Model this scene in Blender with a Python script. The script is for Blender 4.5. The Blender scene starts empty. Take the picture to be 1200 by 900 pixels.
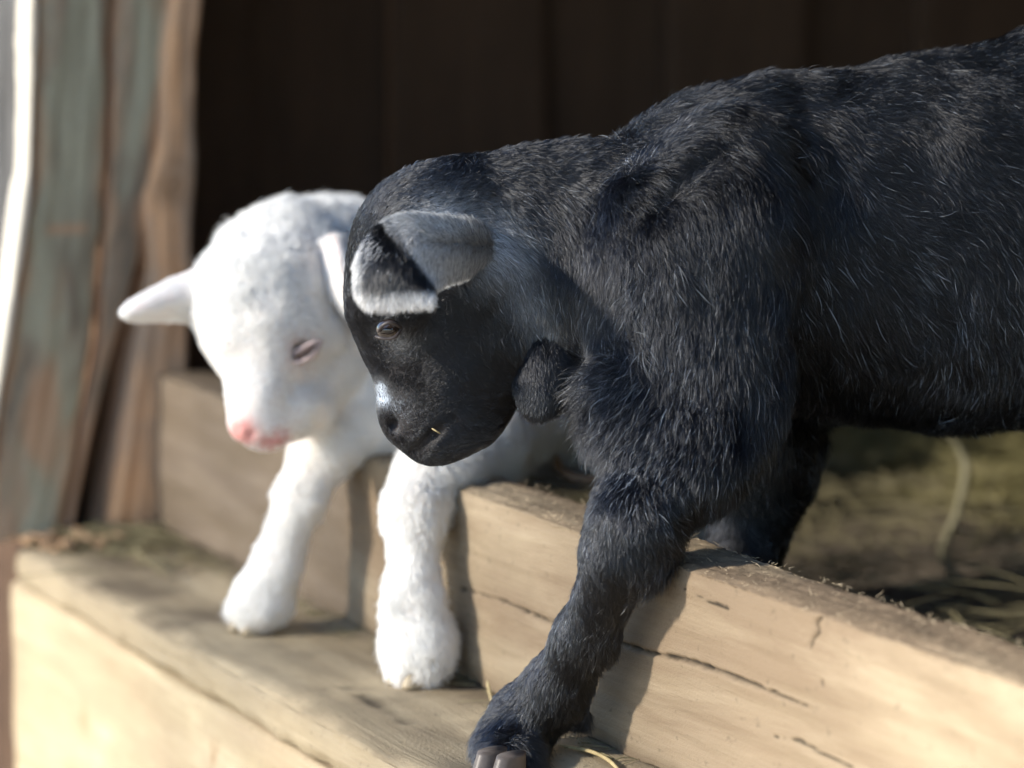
import bpy, math, random
import numpy as np
from mathutils import Vector, Matrix

# ------------------------------------------------------------------ scene basics
scene = bpy.context.scene
COL = scene.collection
R = math.radians
rng = np.random.default_rng(7)
random.seed(7)

# camera: 37 cm above the step, long lens, tilted down
CAMZ = 0.37
LENS = 100.0
F = 1200 * LENS / 36.0
PITCH = math.atan(450 / F)
cam_d = bpy.data.cameras.new("camera")
cam = bpy.data.objects.new("camera", cam_d)
COL.objects.link(cam)
cam.location = (0, 0, CAMZ)
cam.rotation_euler = (math.pi / 2 - PITCH, 0, 0)
cam_d.lens = LENS
cam_d.sensor_width = 36
cam_d.clip_start = 0.05
cam_d.clip_end = 500
cam_d.dof.use_dof = True
cam_d.dof.focus_distance = 1.37
cam_d.dof.aperture_fstop = 4.8
cam_d.dof.aperture_blades = 0
scene.camera = cam

# world + sun
SUN_EL, SUN_AZ = 26.0, (-0.93, -0.36)       # low sun, from the left and a little from behind the camera
w = bpy.data.worlds.new("World")
scene.world = w
w.use_nodes = True
wn = w.node_tree
bg = wn.nodes["Background"]
sky = wn.nodes.new("ShaderNodeTexSky")
sky.sky_type = 'NISHITA'
sky.sun_disc = False
sky.sun_elevation = R(SUN_EL)
sky.ozone_density = 3.0
sky.dust_density = 0.4
sky.sun_rotation = math.atan2(SUN_AZ[0], SUN_AZ[1])
wn.links.new(sky.outputs[0], bg.inputs[0])
bg.inputs[1].default_value = 0.15
sd = bpy.data.lights.new("sun", 'SUN')
sun = bpy.data.objects.new("sun", sd)
COL.objects.link(sun)
sd.energy = 5.0
sd.angle = R(3.8)
sd.color = (1.0, 0.93, 0.82)
hl = math.hypot(*SUN_AZ)
sdir = Vector((SUN_AZ[0] / hl * math.cos(R(SUN_EL)), SUN_AZ[1] / hl * math.cos(R(SUN_EL)), math.sin(R(SUN_EL))))
sun.rotation_euler = sdir.to_track_quat('Z', 'Y').to_euler()
sun.location = (-3, -1, 3)
scene.view_settings.view_transform = 'Standard'
scene.view_settings.look = 'None'
scene.view_settings.exposure = 1.3
scene.view_settings.gamma = 1
scene.cycles.max_bounces = 16
scene.cycles.diffuse_bounces = 10
scene.cycles.transmission_bounces = 12
scene.cycles.glossy_bounces = 6
scene.cycles.use_denoising = True
scene.render.hair_type = 'STRIP'
scene.cycles_curves.shape = 'THICK' if False else 'RIBBONS'

# ------------------------------------------------------------------ helpers
def P(px, py, Y):
    """world point seen at photo pixel px,py at forward distance Y"""
    cp, sp = math.cos(PITCH), math.sin(PITCH)
    u, v = (px - 600) / F, (450 - py) / F
    d = np.array([u, cp + v * sp, -sp + v * cp])
    return np.array([0, 0, CAMZ]) + d * (Y / d[1])

def PX(pos):
    """photo pixels of world points (N,3)"""
    cp, sp = math.cos(PITCH), math.sin(PITCH)
    q = pos - np.array([0, 0, CAMZ])
    zf = q[:, 1] * cp - q[:, 2] * sp
    zu = q[:, 1] * sp + q[:, 2] * cp
    return np.stack([600 + F * q[:, 0] / zf, 450 - F * zu / zf], 1)

PXM = lambda r, Y: r * Y / F

# door-sill frame: N points into the shed, D runs along the sill away from the camera
NV = np.array([math.cos(R(27)), math.sin(R(27)), 0.0])
DV = np.array([-math.sin(R(27)), math.cos(R(27)), 0.0])
def SC(s, c, z):
    return NV * c + DV * s + np.array([0, 0, z])

def tag(o, label=None, cat=None, group=None, kind=None):
    if label: o["label"] = label
    if cat: o["category"] = cat
    if group: o["group"] = group
    if kind: o["kind"] = kind
    return o

def empty(name, loc, label, cat, group=None):
    o = bpy.data.objects.new(name, None)
    o.location = loc
    o.empty_display_size = 0.02
    COL.objects.link(o)
    return tag(o, label, cat, group)

def link(name, me, mat, parent=None, smooth=True):
    if smooth:
        me.polygons.foreach_set("use_smooth", np.ones(len(me.polygons), bool))
    if mat: me.materials.append(mat)
    o = bpy.data.objects.new(name, me)
    COL.objects.link(o)
    if parent:
        o.parent = parent
        o.matrix_parent_inverse = Matrix.Translation(-Vector(parent.location))
    return o

def np_mesh(name, V, Q):
    """V (n,3), Q (m,3 or 4)"""
    me = bpy.data.meshes.new(name)
    V = np.ascontiguousarray(V, np.float32); Q = np.ascontiguousarray(Q, np.int32)
    k = Q.shape[1]
    me.vertices.add(len(V)); me.vertices.foreach_set("co", V.ravel())
    me.loops.add(Q.size); me.loops.foreach_set("vertex_index", Q.ravel())
    me.polygons.add(len(Q)); me.polygons.foreach_set("loop_start", np.arange(0, Q.size, k, dtype=np.int32))
    me.update(calc_edges=True)
    me.validate()
    return me

def set_attr(me, name, val):
    a = me.attributes.new(name, 'FLOAT', 'POINT')
    a.data.foreach_set("value", np.ascontiguousarray(val, np.float32))

def set_col(me, name, val):
    a = me.attributes.new(name, 'FLOAT_COLOR', 'POINT')
    c = np.ones((len(val), 4), np.float32); c[:, :3] = val
    a.data.foreach_set("color", c.ravel())

# value noise
_perm = np.random.default_rng(3).permutation(4096).astype(np.int64)
_val = np.random.default_rng(4).random(4096).astype(np.float32) * 2 - 1
def vnoise(x, y, z):
    xi, yi, zi = np.floor(x).astype(np.int64), np.floor(y).astype(np.int64), np.floor(z).astype(np.int64)
    fx, fy, fz = x - xi, y - yi, z - zi
    fx = fx * fx * (3 - 2 * fx); fy = fy * fy * (3 - 2 * fy); fz = fz * fz * (3 - 2 * fz)
    def h(a, b, c):
        return _val[_perm[(_perm[(_perm[a & 4095] + b) & 4095] + c) & 4095]]
    def lx(b, c): return h(xi, b, c) * (1 - fx) + h(xi + 1, b, c) * fx
    return ((lx(yi, zi) * (1 - fy) + lx(yi + 1, zi) * fy) * (1 - fz)
            + (lx(yi, zi + 1) * (1 - fy) + lx(yi + 1, zi + 1) * fy) * fz)
def fbm(x, y, z, o=3):
    r = 0; a = 1.0
    for i in range(o):
        r = r + a * vnoise(x * 2 ** i + 17 * i, y * 2 ** i + 5 * i, z * 2 ** i + 31 * i); a *= 0.5
    return r

# ------------------------------------------------------------------ materials
def new_mat(name):
    m = bpy.data.materials.new(name); m.use_nodes = True
    nt = m.node_tree
    return m, nt, nt.nodes["Principled BSDF"]

def nd(nt, t, **k):
    n = nt.nodes.new(t)
    for a, b in k.items(): setattr(n, a, b)
    return n

def ramp(nt, src, stops):
    r = nd(nt, "ShaderNodeValToRGB")
    el = r.color_ramp.elements
    el[0].position, el[0].color = stops[0][0], (*stops[0][1], 1)
    el[1].position, el[1].color = stops[1][0], (*stops[1][1], 1)
    for p, c in stops[2:]:
        e = el.new(p); e.color = (*c, 1)
    nt.links.new(src, r.inputs[0])
    return r.outputs[0]

def mix(nt, fac, a, b, blend='MIX'):
    m = nd(nt, "ShaderNodeMix", data_type='RGBA', blend_type=blend)
    for i, v in ((0, fac), (6, a), (7, b)):
        if hasattr(v, "links"): nt.links.new(v, m.inputs[i])
        else: m.inputs[i].default_value = v if i == 0 else (*v, 1)
    return m.outputs[2]

def noise(nt, vec, scale, detail=5, rough=0.6, dist=0.0):
    n = nd(nt, "ShaderNodeTexNoise")
    n.inputs["Scale"].default_value = scale; n.inputs["Detail"].default_value = detail
    n.inputs["Roughness"].default_value = rough; n.inputs["Distortion"].default_value = dist
    nt.links.new(vec, n.inputs["Vector"])
    return n.outputs["Fac"]

def wood(name, base, dark, light, dirt=None, dirt_amt=0.0, grain=1.0, rough=0.8, paint=None, paint_amt=0.5, knotc=(0.24, 0.13, 0.06), bump=0.25):
    """grain runs along the mesh attribute 'wp' z axis (metres along the board)"""
    m, nt, b = new_mat(name)
    at = nd(nt, "ShaderNodeAttribute", attribute_name="wp")
    mp = nd(nt, "ShaderNodeMapping"); mp.inputs["Scale"].default_value = (1, 1, 0.035)
    nt.links.new(at.outputs["Vector"], mp.inputs[0])
    mp2 = nd(nt, "ShaderNodeMapping"); mp2.inputs["Scale"].default_value = (1, 1, 0.22)
    nt.links.new(at.outputs["Vector"], mp2.inputs[0])
    g1 = noise(nt, mp.outputs[0], 330 * grain, 5, 0.7, 0.25)
    g0 = noise(nt, mp.outputs[0], 70, 5, 0.6, 0.8)
    g2 = noise(nt, mp2.outputs[0], 28, 4, 0.6, 0.6)
    g3 = noise(nt, at.outputs["Vector"], 9, 4, 0.6)
    fine = noise(nt, at.outputs["Vector"], 650, 3, 0.75)
    c = mix(nt, 0.55, ramp(nt, g1, [(0.34, dark), (0.5, base), (0.64, light)]), ramp(nt, g0, [(0.36, dark), (0.5, base), (0.62, light)]))
    c = mix(nt, 0.5, c, ramp(nt, g2, [(0.35, dark), (0.5, base), (0.66, light)]))
    c = mix(nt, 0.35, c, ramp(nt, g3, [(0.35, tuple(x * 0.75 for x in base)), (0.6, tuple(min(1, x * 1.15) for x in base))]))
    if dirt:
        dn = noise(nt, mp2.outputs[0], 16, 6, 0.7, 0.4)
        dm = ramp(nt, dn, [(0.5 - dirt_amt * 0.5, (1, 1, 1)), (0.62, (0, 0, 0))])
        c = mix(nt, dm, c, dirt)
    if paint:
        pn = noise(nt, mp2.outputs[0], 11, 6, 0.65, 0.5)
        pm = ramp(nt, pn, [(0.62 - paint_amt * 0.3, (0, 0, 0)), (0.70 - paint_amt * 0.3, (1, 1, 1))])
        pe = ramp(nt, fine, [(0.3, tuple(x * 0.8 for x in paint)), (0.7, paint)])
        c = mix(nt, pm, c, pe)
    # specks
    vo = noise(nt, at.outputs["Vector"], 210, 3, 0.6)
    c = mix(nt, ramp(nt, vo, [(0.63, (0, 0, 0)), (0.72, (0.55, 0.55, 0.55))]), c, tuple(x * 0.35 for x in base))
    ca = nd(nt, "ShaderNodeAttribute", attribute_name="crack")
    c = mix(nt, ca.outputs["Fac"], c, tuple(x * 0.12 for x in dark))
    ga = nd(nt, "ShaderNodeAttribute", attribute_name="grime")
    c = mix(nt, ga.outputs["Fac"], c, (0.10, 0.075, 0.05))
    ka = nd(nt, "ShaderNodeAttribute", attribute_name="knot")
    c = mix(nt, ka.outputs["Fac"], c, knotc)
    nt.links.new(c, b.inputs["Base Color"])
    b.inputs["Roughness"].default_value = rough
    b.inputs["Specular IOR Level"].default_value = 0.25
    bp = nd(nt, "ShaderNodeBump"); bp.inputs["Strength"].default_value = bump; bp.inputs["Distance"].default_value = 0.0012
    ad = nd(nt, "ShaderNodeMath", operation='ADD')
    nt.links.new(g1, ad.inputs[0]); nt.links.new(fine, ad.inputs[1])
    nt.links.new(ad.outputs[0], bp.inputs["Height"]); nt.links.new(bp.outputs[0], b.inputs["Normal"])
    return m

M_beam = wood("sill_wood", (0.268, 0.212, 0.142), (0.15, 0.112, 0.068), (0.355, 0.29, 0.205), dirt=(0.185, 0.135, 0.088), dirt_amt=0.2, bump=0.5)
M_beam2 = wood("shaded_sill_wood", (0.155, 0.12, 0.09), (0.11, 0.08, 0.052), (0.25, 0.20, 0.15), dirt=(0.12, 0.09, 0.06), dirt_amt=0.3, bump=0.5)  # darker copy of the sill wood, shade put into its colour
M_step = wood("step_wood", (0.38, 0.31, 0.20), (0.20, 0.14, 0.08), (0.52, 0.44, 0.31), dirt=(0.29, 0.225, 0.15), dirt_amt=0.3, bump=0.5)
M_tread = wood("tread_wood", (0.35, 0.285, 0.185), (0.19, 0.14, 0.085), (0.46, 0.385, 0.27), dirt=(0.22, 0.175, 0.115), dirt_amt=0.5, bump=0.7)
M_green = wood("painted_wood", (0.46, 0.33, 0.23), (0.28, 0.20, 0.14), (0.56, 0.42, 0.30), paint=(0.39, 0.365, 0.265), paint_amt=0.6, dirt=(0.19, 0.15, 0.11), dirt_amt=0.15, knotc=(0.46, 0.28, 0.17))
M_brown = wood("raw_brown_wood", (0.76, 0.41, 0.205), (0.46, 0.225, 0.10), (0.86, 0.52, 0.28), dirt=(0.38, 0.27, 0.19), dirt_amt=0.2)
M_pale = wood("pale_edge_wood", (0.62, 0.57, 0.48), (0.45, 0.40, 0.32), (0.72, 0.68, 0.60))
M_grey = wood("weathered_grey_wood", (0.17, 0.165, 0.16), (0.10, 0.095, 0.09), (0.23, 0.225, 0.22), dirt=(0.07, 0.065, 0.06), dirt_amt=0.2)
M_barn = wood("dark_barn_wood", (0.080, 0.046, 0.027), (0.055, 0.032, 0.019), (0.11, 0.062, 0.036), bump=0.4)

def plain(name, col, rough=0.6, spec=0.3, coat=0.0, sss=0.0):
    m, nt, b = new_mat(name)
    tc = nd(nt, "ShaderNodeNewGeometry")
    n = noise(nt, tc.outputs["Position"], 160, 4)
    c = ramp(nt, n, [(0.3, tuple(x * 0.72 for x in col)), (0.7, tuple(min(1, x * 1.2) for x in col))])
    nt.links.new(c, b.inputs["Base Color"])
    b.inputs["Roughness"].default_value = rough
    b.inputs["Specular IOR Level"].default_value = spec
    b.inputs["Coat Weight"].default_value = coat
    b.inputs["Coat Roughness"].default_value = 0.05
    b.inputs["Subsurface Weight"].default_value = sss
    b.inputs["Subsurface Scale"].default_value = 0.004
    return m
M_straw = plain("straw", (0.42, 0.33, 0.17), 0.6)
M_straw_dull = plain("trodden_straw", (0.21, 0.18, 0.10), 0.8)
M_hoof = plain("hoof_horn", (0.11, 0.09, 0.078), 0.45, 0.4)
M_hoof_pale = plain("pale_hoof_horn", (0.30, 0.24, 0.16), 0.5, 0.4)
M_eye_dark = plain("dark_wet_eye", (0.030, 0.020, 0.016), 0.08, 0.6, 1.0)
M_pupil = plain("pupil", (0.004, 0.004, 0.006), 0.05, 0.6, 1.0)
M_lid = plain("eyelid_skin", (0.045, 0.035, 0.034), 0.45, 0.5)
M_lid_pink = plain("pink_eyelid_skin", (0.60, 0.47, 0.44), 0.5, 0.3)
M_lash = plain("eyelash", (0.13, 0.09, 0.08), 0.6)
M_eye_soft = plain("grey_brown_eye", (0.085, 0.065, 0.065), 0.15, 0.5, 0.6)  # muted grey-brown eyeball of the white kid
M_chip = plain("wood_chips", (0.30, 0.19, 0.11), 0.8)

def dirt_mat():
    m, nt, b = new_mat("trodden_earth")
    g = nd(nt, "ShaderNodeNewGeometry")
    n1 = noise(nt, g.outputs["Position"], 14, 8, 0.7)
    n2 = noise(nt, g.outputs["Position"], 90, 4, 0.7)
    c = ramp(nt, n1, [(0.3, (0.045, 0.033, 0.022)), (0.6, (0.12, 0.09, 0.06))])
    c = mix(nt, 0.3, c, ramp(nt, n2, [(0.35, (0.03, 0.024, 0.016)), (0.7, (0.17, 0.14, 0.09))]))
    nt.links.new(c, b.inputs["Base Color"]); b.inputs["Roughness"].default_value = 0.95
    bp = nd(nt, "ShaderNodeBump"); bp.inputs["Distance"].default_value = 0.01
    nt.links.new(n2, bp.inputs["Height"]); nt.links.new(bp.outputs[0], b.inputs["Normal"])
    return m
M_dirt = dirt_mat()
M_yard = plain("pale_bounce_yard", (0.40, 0.34, 0.26), 0.95)  # ground colour made pale to bounce sunlight up at the doorway

def skin_mat(name, rough=0.6):
    m, nt, b = new_mat(name)
    a = nd(nt, "ShaderNodeAttribute", attribute_name="skin")
    g = nd(nt, "ShaderNodeNewGeometry")
    n = noise(nt, g.outputs["Position"], 500, 3)
    c = mix(nt, 1.0, a.outputs["Color"], ramp(nt, n, [(0.3, (0.88, 0.88, 0.88)), (0.7, (1, 1, 1))]), 'MULTIPLY')
    nt.links.new(c, b.inputs["Base Color"])
    b.inputs["Roughness"].default_value = rough
    b.inputs["Specular IOR Level"].default_value = 0.35
    b.inputs["Subsurface Weight"].default_value = 0.05
    b.inputs["Subsurface Scale"].default_value = 0.003
    bp = nd(nt, "ShaderNodeBump"); bp.inputs["Distance"].default_value = 0.0006; bp.inputs["Strength"].default_value = 0.5
    nt.links.new(n, bp.inputs["Height"]); nt.links.new(bp.outputs[0], b.inputs["Normal"])
    return m
M_bskin = skin_mat("black_kid_skin", 0.7)
M_wskin = skin_mat("white_kid_skin", 0.6)

def fur_mat(name, dark, light, mode):
    m = bpy.data.materials.new(name); m.use_nodes = True
    nt = m.node_tree
    nt.nodes.remove(nt.nodes["Principled BSDF"])
    out = nt.nodes["Material Output"]
    a = nd(nt, "ShaderNodeAttribute", attribute_name="tint")
    c = mix(nt, a.outputs["Fac"], dark, light)
    if mode == 'hair':
        h = nd(nt, "ShaderNodeBsdfHairPrincipled")
        h.model = 'CHIANG'; h.parametrization = 'COLOR'
        nt.links.new(c, h.inputs["Color"])
        h.inputs["Roughness"].default_value = 0.20
        h.inputs["Radial Roughness"].default_value = 0.55
        h.inputs["IOR"].default_value = 1.5
        p = nd(nt, "ShaderNodeBsdfPrincipled")
        nt.links.new(c, p.inputs["Base Color"]); p.inputs["Roughness"].default_value = 0.5
        mp_ = nd(nt, "ShaderNodeMapRange"); mp_.inputs[1].default_value = 0.08; mp_.inputs[2].default_value = 0.5
        nt.links.new(a.outputs["Fac"], mp_.inputs[0])
        ms = nd(nt, "ShaderNodeMixShader")
        nt.links.new(mp_.outputs[0], ms.inputs[0])
        nt.links.new(h.outputs[0], ms.inputs[1]); nt.links.new(p.outputs[0], ms.inputs[2])
        nt.links.new(ms.outputs[0], out.inputs[0])
    else:
        p = nd(nt, "ShaderNodeBsdfPrincipled")
        nt.links.new(c, p.inputs["Base Color"])
        p.inputs["Roughness"].default_value = 0.55
        p.inputs["Specular IOR Level"].default_value = 0.2
        t = nd(nt, "ShaderNodeBsdfTranslucent")
        nt.links.new(c, t.inputs[0])
        ms = nd(nt, "ShaderNodeMixShader"); ms.inputs[0].default_value = 0.45
        nt.links.new(p.outputs[0], ms.inputs[1]); nt.links.new(t.outputs[0], ms.inputs[2])
        nt.links.new(ms.outputs[0], out.inputs[0])
    return m
M_bfur = fur_mat("black_fur", (0.0018, 0.0022, 0.0038), (0.73, 0.80, 0.90), 'hair')  # bluish tones put the sky's sheen into the fur colour
M_efur = fur_mat("ear_fur_black_and_white", (0.0018, 0.002, 0.003), (0.92, 0.91, 0.90), "hair")
M_wfur = fur_mat("white_fur", (0.92, 0.917, 0.905), (0.50, 0.43, 0.36), 'soft')

# ------------------------------------------------------------------ wooden setting
def timber(name, path, prof, mat, parent, disp=None, label=None, nz=200, cracks=(), knots=(), grime=None, seed=0, wear=1.0, chip=0.0, ns=(26, 26), bare=0.0):
    """swept timber. path(t)->(origin, axisA, axisB) for t in 0..1 with unit-ish axes; prof = (halfA, halfB, radius)
    cross section is a rounded rectangle in A/B; wood coordinate z = metres along the path."""
    hA, hB, rad = prof(0)
    # perimeter parameter: points on rounded rect
    def perim(hA, hB, r):
        pts = []; nrm = []
        cs = [((hA - r), (hB - r), 0), (-(hA - r), (hB - r), 90), (-(hA - r), -(hB - r), 180), ((hA - r), -(hB - r), 270)]
        for i, (ca, cb, a0) in enumerate(cs):
            for k in range(6):
                a = R(a0 + 90 * k / 5)
                pts.append((ca + r * math.cos(a), cb + r * math.sin(a))); nrm.append((math.cos(a), math.sin(a)))
            ca2, cb2, a2 = cs[(i + 1) % 4]
            a = R(a0 + 90)
            q0 = (ca + r * math.cos(a), cb + r * math.sin(a)); q1 = (ca2 + r * math.cos(a), cb2 + r * math.sin(a))
            n_side = ns[0] if i in (0, 2) else ns[1]
            for k in range(1, n_side):
                f = k / n_side
                pts.append((q0[0] * (1 - f) + q1[0] * f, q0[1] * (1 - f) + q1[1] * f)); nrm.append((math.cos(a), math.sin(a)))
        return np.array(pts), np.array(nrm)
    V = []; W = []; NN = []; L = 0; last = None
    UV = []
    for i in range(nz + 1):
        t = i / nz
        o, A, B = path(t)
        pts, nrm = perim(*prof(t))
        if last is not None: L += np.linalg.norm(o - last)
        last = o
        V.append(o + pts[:, :1] * A + pts[:, 1:] * B)
        NN.append(nrm[:, :1] * A + nrm[:, 1:] * B)
        W.append(np.stack([pts[:, 0], pts[:, 1], np.full(len(pts), L)], 1))
        UV.append(np.full(len(pts), t))
    V = np.concatenate(V); NN = np.concatenate(NN); W = np.concatenate(W); T = np.concatenate(UV)
    NN /= np.linalg.norm(NN, axis=1)[:, None] + 1e-9
    m = len(pts)
    so = seed * 13.7
    h = wear * (0.0012 * fbm(W[:, 0] * 25 + so, W[:, 1] * 25, W[:, 2] * 9, 3) + 0.0005 * fbm(W[:, 0] * 160 + so, W[:, 1] * 160, W[:, 2] * 14, 2))
    # knocked corners
    hA_, hB_, r_ = prof(0.5)
    corner = np.exp(-(((np.abs(W[:, 0]) - hA_) / 0.006) ** 2 + ((np.abs(W[:, 1]) - hB_) / 0.006) ** 2))
    h -= corner * (0.0012 + 0.0015 * np.clip(fbm(W[:, 0] * 5 + so, W[:, 1] * 5, W[:, 2] * 45, 3), -0.5, 2)) * (1 + chip * 2)
    crack = np.zeros(len(V)); knot = np.zeros(len(V))
    pos = V
    for (pts3, width, depth) in cracks:       # polylines in world space
        pts3 = np.array(pts3)
        dmin = np.full(len(V), 9.0); tt = np.zeros(len(V))
        n = len(pts3) - 1
        for a in range(n):
            p0, p1 = pts3[a], pts3[a + 1]; d = p1 - p0
            k = np.clip(((pos - p0) @ d) / (d @ d), 0, 1)
            dd = np.linalg.norm(pos - (p0 + k[:, None] * d), axis=1)
            dd = dd + 0.0006 * fbm(pos[:, 0] * 180, pos[:, 1] * 180, pos[:, 2] * 180 + so, 2)
            s = dd < dmin
            dmin = np.where(s, dd, dmin); tt = np.where(s, (a + k) / n, tt)
        wd = width * np.clip(np.sin(np.pi * np.clip(tt, 0.03, 0.97)) ** 0.5, 0.2, 1)
        g = np.exp(-(dmin / wd) ** 2)
        h -= depth * g; crack = np.maximum(crack, np.clip(g * 1.3 - 0.25, 0, 1))
    for (p, r) in knots:
        d = np.linalg.norm((pos - np.array(p)) * 1.0, axis=1) / r
        d = d + 0.2 * fbm(pos[:, 0] * 120, pos[:, 1] * 120, pos[:, 2] * 120, 2)
        knot = np.maximum(knot, np.clip(1.1 - d, 0, 1) ** 0.7 * (0.55 + 0.45 * np.cos(d * 14)))
    if bare:
        hAt = np.array([prof(t)[0] for t in T[::1]]) if False else np.repeat([prof(i / nz)[0] for i in range(nz + 1)], len(pts))
        e = (hAt - np.abs(W[:, 0])) / (0.005 + 0.004 * fbm(W[:, 2] * 30 + so, W[:, 0] * 10, 0 * T, 3))
        knot = np.maximum(knot, bare * np.exp(-np.clip(e, 0, 9) ** 2))
        pt_ = fbm(W[:, 0] * 14 + so, W[:, 1] * 8, W[:, 2] * 7, 4)
        knot = np.maximum(knot, bare * np.clip((pt_ - 0.28) * 4, 0, 1))
    if disp is not None: h = h + disp(pos, W, T)
    V = V + NN * h[:, None]
    gr = grime(pos, W, T) if grime is not None else np.zeros(len(V))
    idx = np.arange(nz * m).reshape(nz, m)
    nx = np.roll(idx, -1, axis=1)
    Q = np.stack([idx, nx, nx + m, idx + m], -1).reshape(-1, 4)
    me = np_mesh(name, V, Q)
    # caps
    import bmesh
    bm = bmesh.new(); bm.from_mesh(me); bm.verts.ensure_lookup_table()
    bm.faces.new([bm.verts[i] for i in range(m)][::-1]); bm.faces.new([bm.verts[nz * m + i] for i in range(m)])
    bmesh.ops.recalc_face_normals(bm, faces=bm.faces)
    bm.to_mesh(me); bm.free()
    a = me.attributes.new("wp", 'FLOAT_VECTOR', 'POINT')
    W2 = W + np.array([seed * 1.7, seed * 0.9, seed * 2.3])
    a.data.foreach_set("vector", W2.astype(np.float32).ravel())
    set_attr(me, "crack", crack); set_attr(me, "knot", knot); set_attr(me, "grime", np.clip(gr, 0, 1))
    o = link(name, me, mat, parent)
    if label: o["label"] = label
    return o

def straight(p0, p1, A, B):
    p0, p1 = np.array(p0, float), np.array(p1, float)
    return lambda t: (p0 * (1 - t) + p1 * t, A, B)

ZV = np.array([0, 0, 1.0])
C_FACE = 0.669                     # front face of the sill board
S_JOIN = 1.530                     # butt joint of the two sill boards
H_SILL = 0.106
def on_sill(px, py):
    """point of the sill's front face seen at a pixel"""
    d = P(px, py, 1.0) - np.array([0, 0, CAMZ])
    k = C_FACE / (d @ NV)
    return np.array([0, 0, CAMZ]) + d * k

# --- sill (two boards on edge) and what carries them
sill = empty("door_sill", SC(1.3, C_FACE + 0.02, 0), "pale timber sill board on edge under the black kid's leg, nearer and brighter board", "sill board")
cr1 = [on_sill(*q) for q in ((540, 690), (590, 705), (640, 728), (700, 745), (760, 765), (800, 773), (850, 790), (905, 812), (960, 835))]
cr2 = [on_sill(*q) for q in ((900, 862), (935, 868), (965, 885), (1000, 900))]
cr3 = [on_sill(*q) for q in ((963, 720), (955, 730), (958, 741), (951, 749), (950, 759))]
cr4 = [on_sill(*q) for q in ((962, 795), (965, 806))]
hS = H_SILL / 2
def sill_grime(p, W, T):
    low = np.clip(1 - (p[:, 2]) / 0.012, 0, 1) * 0.5
    top = np.clip((p[:, 2] - (H_SILL - 0.004)) / 0.003, 0, 1)
    n = fbm(p[:, 0] * 40, p[:, 1] * 40, p[:, 2] * 40, 3)
    return low + top * np.clip(-0.08 + 0.45 * n, 0, 0.28)
def topfuzz(p, W, T):
    top = np.clip((p[:, 2] - (H_SILL - 0.004)) / 0.003, 0, 1)
    return top * 0.0006 * fbm(p[:, 0] * 220, p[:, 1] * 220, p[:, 2] * 220, 2)
SB = timber("sill_board", straight(SC(0.70, C_FACE + 0.0215, hS), SC(S_JOIN - 0.001, C_FACE + 0.0215, hS), NV, ZV),
       lambda t: (0.0215, hS, 0.0018), M_beam, sill, cracks=[(cr1, 0.0011, 0.003), (cr2, 0.0007, 0.0015), (cr3, 0.0010, 0.002), (cr4, 0.0008, 0.001)] + [([on_sill(*a_), on_sill((a_[0] + b_[0]) / 2, (a_[1] + b_[1]) / 2 + 3), on_sill(*b_)], 0.0006, 0.0006) for a_, b_ in (((800, 690), (862, 716)),)],
       nz=800, ns=(24, 100), grime=sill_grime, disp=topfuzz, seed=1)
sill2 = empty("door_sill", SC(1.72, C_FACE + 0.02, 0), "shade-toned timber sill board on edge between the post and the white kid's legs", "sill board")
timber("sill_board", straight(SC(S_JOIN + 0.003, C_FACE + 0.0245, hS + 0.001), SC(1.868, C_FACE + 0.0245, hS + 0.004), NV, ZV),
       lambda t: (0.0205, hS + 0.002, 0.002), M_beam2, sill2, nz=200, ns=(16, 50), grime=sill_grime, disp=topfuzz, seed=2,
       knots=[(on_sill(345, 560), 0.012)])

def fibres(name, n, parent, seed, s0, s1):
    r = np.random.default_rng(seed); K = 4
    s_ = r.uniform(s0, s1, n); e = r.random(n) < 0.13
    c = np.where(e, C_FACE + 0.0425 + r.normal(0, 0.0008, n), C_FACE + r.uniform(0.001, 0.043, n))
    p = NV * c[:, None] + DV * s_[:, None]; p[:, 2] = H_SILL - 0.0006
    a = r.uniform(-0.9, 0.9, n) + np.where(r.random(n) < 0.5, 0, math.pi)
    d = DV * np.cos(a)[:, None] + NV * np.sin(a)[:, None]; d[:, 2] = r.uniform(0.05, 0.9, n) ** 1.5
    L = r.uniform(0.0008, 0.0034, n)
    b = r.normal(size=(n, 3)) * 0.3
    pts = np.stack([p + (d * k / 3 + b * (k / 3) ** 2) * L[:, None] for k in range(K)], 1).astype(np.float32)
    hc = bpy.data.hair_curves.new(name); hc.add_curves([K] * n)
    hc.attributes["position"].data.foreach_set("vector", pts.ravel())
    ra = hc.attributes.get("radius") or hc.attributes.new("radius", 'FLOAT', 'POINT')
    ra.data.foreach_set("value", (np.array([1, .9, .7, .3])[None] * r.uniform(0.00006, 0.00015, n)[:, None]).astype(np.float32).ravel())
    hc.materials.append(M_fibre)
    o = bpy.data.objects.new(name, hc); COL.objects.link(o); o.parent = parent
    o.matrix_parent_inverse = Matrix.Translation(-Vector(parent.location)); o["kind"] = "stuff"
M_fibre = plain("raised_wood_fibre", (0.50, 0.40, 0.27), 0.8)
fibres("wood_fibres", 1100, sill, 31, 0.75, S_JOIN)
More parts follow.
